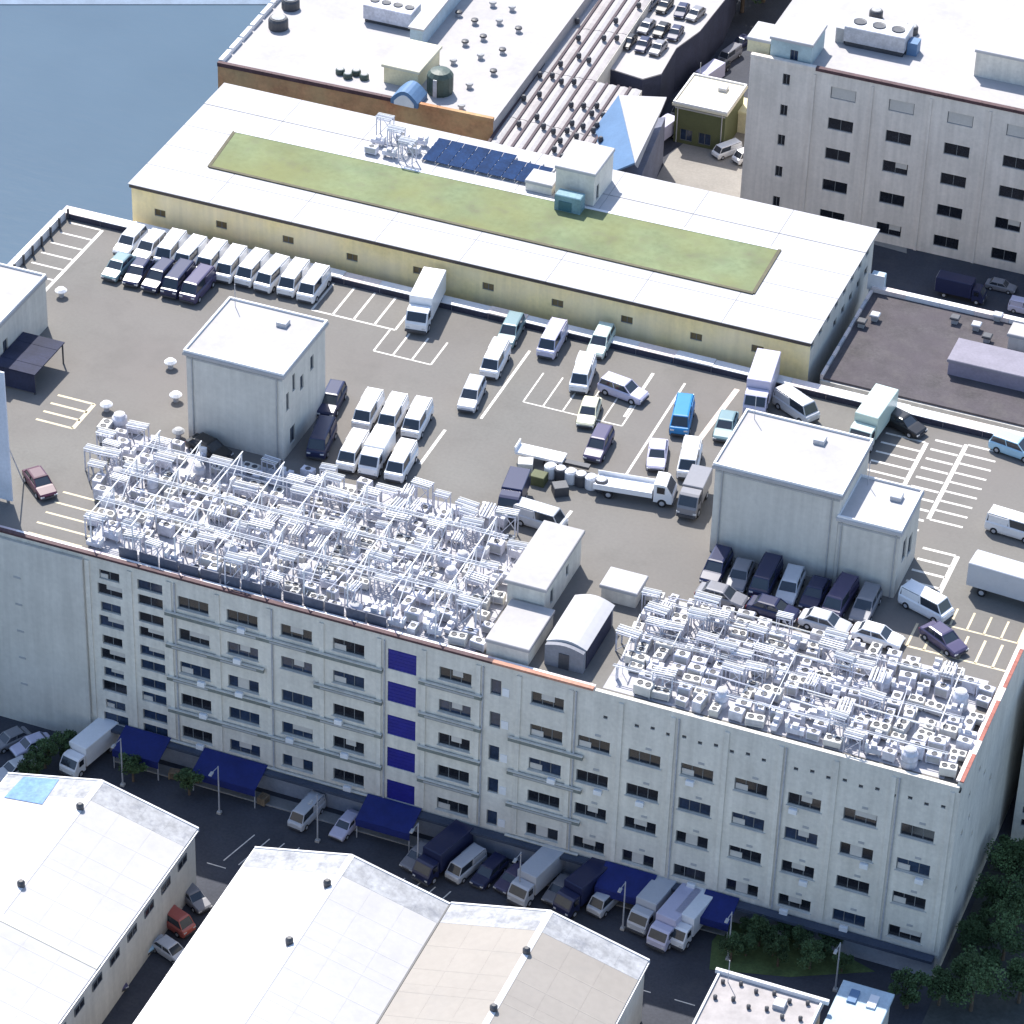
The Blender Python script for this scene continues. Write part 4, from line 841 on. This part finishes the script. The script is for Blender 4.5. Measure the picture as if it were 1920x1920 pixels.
# ================================================================== FRONT SHEDS
def shed(label, xc, half, yf, yb, ze, za, rm, em, name='gabled_shed', skip_left=False, walls=WALLG):
    t = thing(name, label, 'shed', (xc, yf, 0))
    L = yf-yb
    obj('wall', MB().loft([[(-half+.3,0-.2,0),(half-.3,-.2,0),(half-.3,-.2,ze-.3),(0,-.2,za-.35),(-half+.3,-.2,ze-.3)],[(-half+.3,-L,0),(half-.3,-L,0),(half-.3,-L,ze-.3),(0,-L,za-.35),(-half+.3,-L,ze-.3)]]), walls, t)
    nseg = 7; eb = 3.4
    for sgn in (-1,1):
        cuts = [0, -eb]+[-eb-(L-eb)*k/nseg for k in range(1,nseg+1)]
        for k in range(len(cuts)-1):
            y0_, y1_ = cuts[k], cuts[k+1]+.012
            n_ = 4 if k == 0 else 3
            for q in range(n_):
                fa, fb = q/n_, (q+1)/n_
                if q < n_-1: fb -= .001
                X = lambda f_: sgn*half*f_
                Z = lambda f_: za+(ze-za)*f_+(0.015 if k == 0 else 0)
                xa, xb, z_a, z_b = X(fa), X(fb), Z(fa), Z(fb)
                vs = [(xa,y0_,z_a),(xb,y0_,z_b),(xb,y1_,z_b),(xa,y1_,z_a)]
                lo = [(v[0],v[1],v[2]-.14) for v in vs]
                obj('edge_sheet' if k == 0 else 'roof_sheet', MB().add(vs+lo, [(0,1,2,3),(7,6,5,4),(0,4,5,1),(1,5,6,2),(2,6,7,3),(3,7,4,0)]), em if k == 0 else rm, t)
    for sgn in (-1,1):
        for k in range(1, 30):
            y_ = -eb-k*3.9
            if y_ < -L+1: break
            th = math.atan2(za-ze, half)
            obj('seam', MB().add([(sgn*.3,y_-.11,za-.3*(za-ze)/half+.0),(sgn*(half-.05),y_-.11,ze+.008),(sgn*(half-.05),y_+.11,ze+.008),(sgn*.3,y_+.11,za-.3*(za-ze)/half),(sgn*.3,y_,za-.3*(za-ze)/half+.025),(sgn*(half-.05),y_,ze+.04)],[(0,1,5,4),(3,4,5,2),(1,2,5),(0,4,3)]), rm, t)
    obj('ridge_cap', MB().add([(-.35,0,za-.04),(0,0,za+.09),(.35,0,za-.04),(-.35,-L,za-.04),(0,-L,za+.09),(.35,-L,za-.04)],[(0,1,4,3),(1,2,5,4),(0,3,5,2)]), WHITE, t)
    for sgn in (-1,1):
        obj('gutter', MB().box(sgn*half-.18,sgn*half+.18,-L,0,ze-.35,ze-.12), GALV, t)
        obj('verge', MB().add([(0,.12,za+.1),(sgn*(half+.1),.12,ze+.1),(sgn*(half+.1),-.1,ze+.1),(0,-.1,za+.1),(0,.12,za-.35),(sgn*(half+.1),.12,ze-.35),(sgn*(half+.1),-.1,ze-.35),(0,-.1,za-.35)],[(0,1,2,3),(7,6,5,4),(0,4,5,1),(1,5,6,2),(2,6,7,3),(3,7,4,0)]), WHITE, t)
    return t
s1 = shed('white gabled shed in the bottom left corner with a blue tarpaulin on its roof', 10.1, 12.0, -18.8, -95, 9, 12, SHEDW, SHEDE)
s2 = shed('white gabled shed at the bottom, second from the left', 41.2, 11.75, -19.2, -95, 9, 12, SHEDW, SHEDE)
s3 = shed('beige grey gabled shed at the bottom joined to the white one on its left', 64.7, 11.55, -19.0, -95, 9, 12, SHEDB, SHEDE)
obj('valley_gutter', MB().box(11.6,11.9,-76,0,8.9,9.02), DGREY, s2)
for t, x, ys in ((s1,0,(-5.2,-19.2,-27)),(s2,-.5,(-5.5,-15.5)),(s3,0,(-7.1,-16.6,-24))):
    for y in ys: obj('ridge_vent', MB().lathe([(.42,11.9),(.45,12.5),(.25,12.75)],10,x,y), DGREY, t)
for k in range(8): window_part(s1, 2.2, 1.1, (11.7+.12, -2.5-k*4.2-2.2, 6.2), pi/2, GLASS, None, 1)
obj('tarpaulin', MB().add([(-9.8,-.4,9.62),(-5.2,-.4,10.77),(-4.9,-5.1,10.85),(-10.2,-4.4,9.53),(-7.4,-2.5,10.42)],[(0,4,1),(1,4,2),(2,4,3),(3,4,0)]), TARP, s1)
tag(s1, s1['label'], 'shed')
obj('roof_joint', MB().add([(-12,-24,9.06),(0,-24,12.06),(12,-24,9.06),(12,-25,9.06),(0,-25,12.06),(-12,-25,9.06),(-12,-24,9.0),(0,-24,12.0),(12,-24,9.0),(12,-25,9.0),(0,-25,12.0),(-12,-25,9.0)],[(0,1,4,5),(1,2,3,4),(0,6,7,1),(1,7,8,2),(4,10,11,5),(3,9,10,4)]), mat('cream joint strip',(.50,.49,.42),.7,.1), s1)
a4, b4 = U(1352,1822,7), U(1560,1835,7)
s4 = roof_house('low pale pinkish flat roofed shed with small dots at the bottom right', a4.x, b4.x, a4.y-16, a4.y, 0, 6.5, WALLG, PINKR, .3, cat='shed', name='flat_shed')
for k in range(12): 
    obj('roof_vent', MB().lathe([(.22,6.95),(.25,7.4),(.1,7.5)],8,-5+ (k % 6)*1.9,6.4-(k//6)*2.6+.5*(k % 2)), DGREY, s4)
obj('parapet', MB().box(-6.3,6.6,7.6,8.0,6.96,7.5), WHITE, s4)
a5, b5 = U(1585,1840,6), U(1678,1850,6)
s5 = roof_house('low light blue roofed shed at the bottom right next to the pinkish one', a5.x, b5.x, a5.y-14, a5.y, 0, 5.5, WALLG, SKYB, .3, cat='shed', name='flat_shed')
for k in range(2): obj('skylight', MB().box(-1.6+k*2.2,-.6+k*2.2,4.0,6.0,5.96,6.2), [TEAL,WHITE][k], s5)

# ================================================================== FRONT STREET
for k,(px,py,ww) in enumerate([(272,1418,6.0),(436,1462,8.2),(733,1545,6.8),(1176,1668,6.2),(1345,1738,4.0)]):
    q = UY(px,py,-1.3); x = q.x
    t = thing('loading_awning', ['blue loading awning at the left foot of the warehouse wall','widest blue loading awning at the foot of the warehouse wall','blue loading awning below the column of blue shutters','blue loading awning in front of the parked trucks at lower right','small blue loading awning nearest the grass strip'][k], 'awning', (x,-.18,0), 0, 'blue awnings along the front street')
    obj('canopy', MB().add([(-ww/2,0,3.9),(ww/2,0,3.9),(ww/2,-3.6,2.9),(-ww/2,-3.6,2.9),(-ww/2,0,3.75),(ww/2,0,3.75),(ww/2,-3.6,2.75),(-ww/2,-3.6,2.75)],[(0,3,2,1),(4,5,6,7),(3,7,6,2),(0,4,7,3),(1,2,6,5)]), AWN, t)
    obj('valance', MB().box(-ww/2,ww/2,-3.68,-3.605,1.9,2.9), AWN, t)
    for sx in (-1,1): obj('post', MB().box(sx*(ww/2-.1)-.06,sx*(ww/2-.1)+.06,-3.55,-3.43,0,2.74), GALV, t)
V(168,1425,'truck','white',-12,'white truck at the left foot of the tall windowless wall','truck',.01)
V(60,1405,'car','lavender',-35,'pale car near the trees left of the white truck','car',.01); V(20,1395,'car','grey',-30,'grey car at the left edge near the trees','car',.01); V(30,1450,'car','silver',-30,'silver car behind the first shed at the left edge','car',.01)
for k in range(9):
    px = 785+k*44; py = 1613+k*10.4
    V(px,py,['car','truck','van','wagon','car','truck'][k % 6],['grey','navy','silver','navy','purple','silver'][k % 6],-14+rb.uniform(-5,5),f'vehicle in the shaded row along the warehouse foot, {OR[k+1]} from the left',['car','truck','van','car','car','truck'][k % 6],.01,'vehicles parked along the shaded front street')
V(575,1535,'van','silver',-8,'silver van by the wall left of the third awning','van',.01); V(650,1555,'car','lavender',-8,'pale car just left of the third awning','car',.01)
V(1225,1715,'truck','silver',-10,'silver truck right of the fourth awning','truck',.01); V(1262,1745,'truck','lavender',-10,'lavender truck left of the grass strip, nearer of the two','truck',.01); V(1296,1742,'truck','white',-10,'white truck standing beside the grass strip','truck',.01)
V(325,1735,'van','red',70,'reddish pink van in the gap between the two white sheds','van',.01); V(258,1768,'car','skyblue',70,'light blue car in the gap between the two white sheds','car',.01)
V(320,1790,'car','silver',70,'silver car in the gap between the sheds in front of the reddish van','car',.01); V(362,1690,'car','grey',60,'grey car farthest back in the gap between the sheds','car',.01); V(205,1840,'car','purple',60,'dark purple car nearest in the gap between the sheds','car',.01)
mb = MB()
for k in range(14): line(mb, (24+k*1.9,-8.0),(22.6+k*1.9,-13.5),.14,.006)
for k in range(22): line(mb, (-5+k*5.2,-14.6),(-2.6+k*5.2,-14.6),.14,.006)
struct('road_markings', mb, PAINT)
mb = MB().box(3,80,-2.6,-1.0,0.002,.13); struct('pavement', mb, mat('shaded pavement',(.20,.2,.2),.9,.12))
gp = [U(*p,0)[:2] for p in [(1335,1765),(1372,1722),(1560,1778),(1640,1822),(1480,1832),(1330,1818)]]
struct('grass', MB().prism(gp, 0.004, .06), GRASS, 'stuff')
struct('side_ground', MB().prism([(104.6,-60),(150,-60),(150,26),(104.6,26)], 0.002, .03), mat('dark soil and paving',(.07,.075,.07),.95,.25,.3,2.0))

# ================================================================== TREES
def make_tree(seed, h, r, leafn):
    rn = random.Random(seed); t = bpy.data.objects.new('leafy_tree', None); COL.objects.link(t)
    tb = MB(); tb.tube((0,0,0),(0,0,h*.5),.28,8,.18); clumps = []
    for k in range(9):
        a_ = k*2.4; rr_ = r*(.35+.6*rn.random()); zz = h*(.45+.5*rn.random()); p = (rr_*cos(a_), rr_*sin(a_), zz)
        tb.tube((0,0,h*(.3+.15*rn.random())), p, .11, 5, .03); clumps.append((p, r*(.32+.25*rn.random())))
    clumps.append(((0,0,h*.92), r*.5)); clumps.append(((0,0,h*.65), r*.6))
    obj('trunk', tb, BARK, t); lm = MB()
    for p, cr in clumps:
        for _ in range(leafn):
            d = Vector((rn.gauss(0,1),rn.gauss(0,1),rn.gauss(0,.8))).normalized()*cr*(.45+.6*rn.random()); c = Vector(p)+d
            n1 = Vector((rn.gauss(0,1),rn.gauss(0,1),rn.gauss(0,1)+.8)).normalized(); q = n1.orthogonal().normalized(); e = n1.cross(q); s_ = .11+.14*rn.random()
            lm.quad(c-q*s_, c-e*s_*.7, c+q*s_, c+e*s_*.7)
    obj('crown', lm, LEAF, t); return t
TP_ = [make_tree(1,7.5,2.9,300), make_tree(2,6.0,2.4,260), make_tree(3,9.0,3.4,330)]
usedt = [False]*3
def tree(k, x, y, s, rz, label, group, z=0.02):
    if not usedt[k]: t = TP_[k]; usedt[k] = True; t.location = (x,y,z); t.rotation_euler = (0,0,rz)
    else: t = dup(TP_[k], (x,y,z), rz)
    t.scale = (s,s,s*.95); tag(t, label, 'tree', group)
pts = [(1800,1790),(1835,1770),(1860,1720),(1800,1850),(1850,1830),(1890,1670),(1905,1740),(1900,1640),(1880,1800),(1760,1885),(1700,1890),(1820,1895),(1910,1880)]
for k,(px,py) in enumerate(pts):
    p = U(px,py,0); tree(k % 3, max(p.x,106.4) if py < 1840 else p.x, p.y, .5+.35*rb.random(), k*1.3, f'dark leafy tree right of the warehouse corner, {OR[k+1]} counting from its foot', 'trees at the right corner')
for k,(px,py) in enumerate([(85,1440),(120,1425),(60,1470),(250,1465),(355,1490)]):
    p = U(px,py,0); tree(1, p.x, p.y, .62, k, f'small dark tree in the shade behind the first shed, {OR[k+1]} from its left corner', 'trees behind the first shed')
for k,(px,py) in enumerate([(1400,1750),(1450,1788),(1500,1775),(1540,1798),(1372,1798),(1580,1818),(1425,1770),(1478,1762),(1520,1812),(1400,1788),(1460,1808),(1556,1782)]):
    p = U(px,py,0); tree(k % 2, p.x, p.y-.4, .34+.3*rb.random(), k*2, f'low bush on the grass strip, {OR[k+1]} from the kerb', 'bushes on the grass strip')
for k,(px,py) in enumerate([(1380,55),(1420,35),(1450,15),(1345,30),(1400,10)]):
    p = U(px,py,0); tree(2, p.x-1, p.y+6, 1.3, k*1.1, f'tall dark tree beyond the far street at the top, {OR[k+1]} of the clump', 'trees at the top middle')

# ================================================================== STREET FURNITURE
lamp0 = None
for k in range(8):
    x = 6+k*12.6
    lab = f'grey street lamp at the kerb of the shaded front street, {OR[k+1]} from the left'
    if lamp0 is None:
        lamp0 = t = thing('street_lamp', lab, 'street lamp', (x,-6.2,.01), 0, 'street lamps along the front street')
        obj('pole', MB().tube((0,0,0),(0,0,7.2),.11,8,.07), GALV, t); obj('arm', MB().tube((0,0,7.1),(0,-1.6,7.5),.05,6), GALV, t); obj('lamp_head', MB().bevbox(-.18,.18,-2.2,-1.5,7.4,7.58,.04), GRAY, t); obj('base', MB().bevbox(-.25,.25,-.25,.25,0,.35,.05), GRAY, t)
    else: dup(lamp0, (x,-6.2,.01), 0, lab)
WOODM = mat('weathered pallet wood', (0.24,0.18,0.12), .9, .25)
pal0 = None
for k,(x,y) in enumerate([(11,-2.6),(13.4,-2.4),(22.6,-2.5),(33.0,-3.0),(45.2,-5.5),(70.6,-2.4),(81,-4.2),(27.0,-28),(26.0,-34)]):
    lab = ['stack of pallets right of the first awning','second stack of pallets near the first awning','stack of pallets right of the widest awning','stack of pallets beside the silver van on the street','stack of pallets before the parked vehicle row','stack of pallets by the fourth awning','stack of pallets at the edge of the grass strip','stack of pallets in the gap between the white sheds, farther one','stack of pallets in the gap between the white sheds, nearer one'][k]
    if pal0 is None:
        pal0 = t = thing('pallet_stack', lab, 'pallets', (x,y,.14), .2, 'pallet stacks on the street')
        for q in range(5):
            for b in range(4): obj('plank', MB().box(-.6,.6,-.5+b*.28,-.5+b*.28+.2,q*.2+.12,q*.2+.17), WOODM, t)
            obj('bearer', MB().box(-.6,-.45,-.5,.54,q*.2,q*.2+.118), WOODM, t); obj('bearer', MB().box(.45,.6,-.5,.54,q*.2,q*.2+.118), WOODM, t)
    else: dup(pal0, (x,y,.02 if y < -2.7 else .14), k*.7, lab)
mb = MB().box(3,80,-2.75,-2.602,0.001,.15); struct('kerb', mb, mat('kerb stone',(.27,.27,.27),.9,.12))
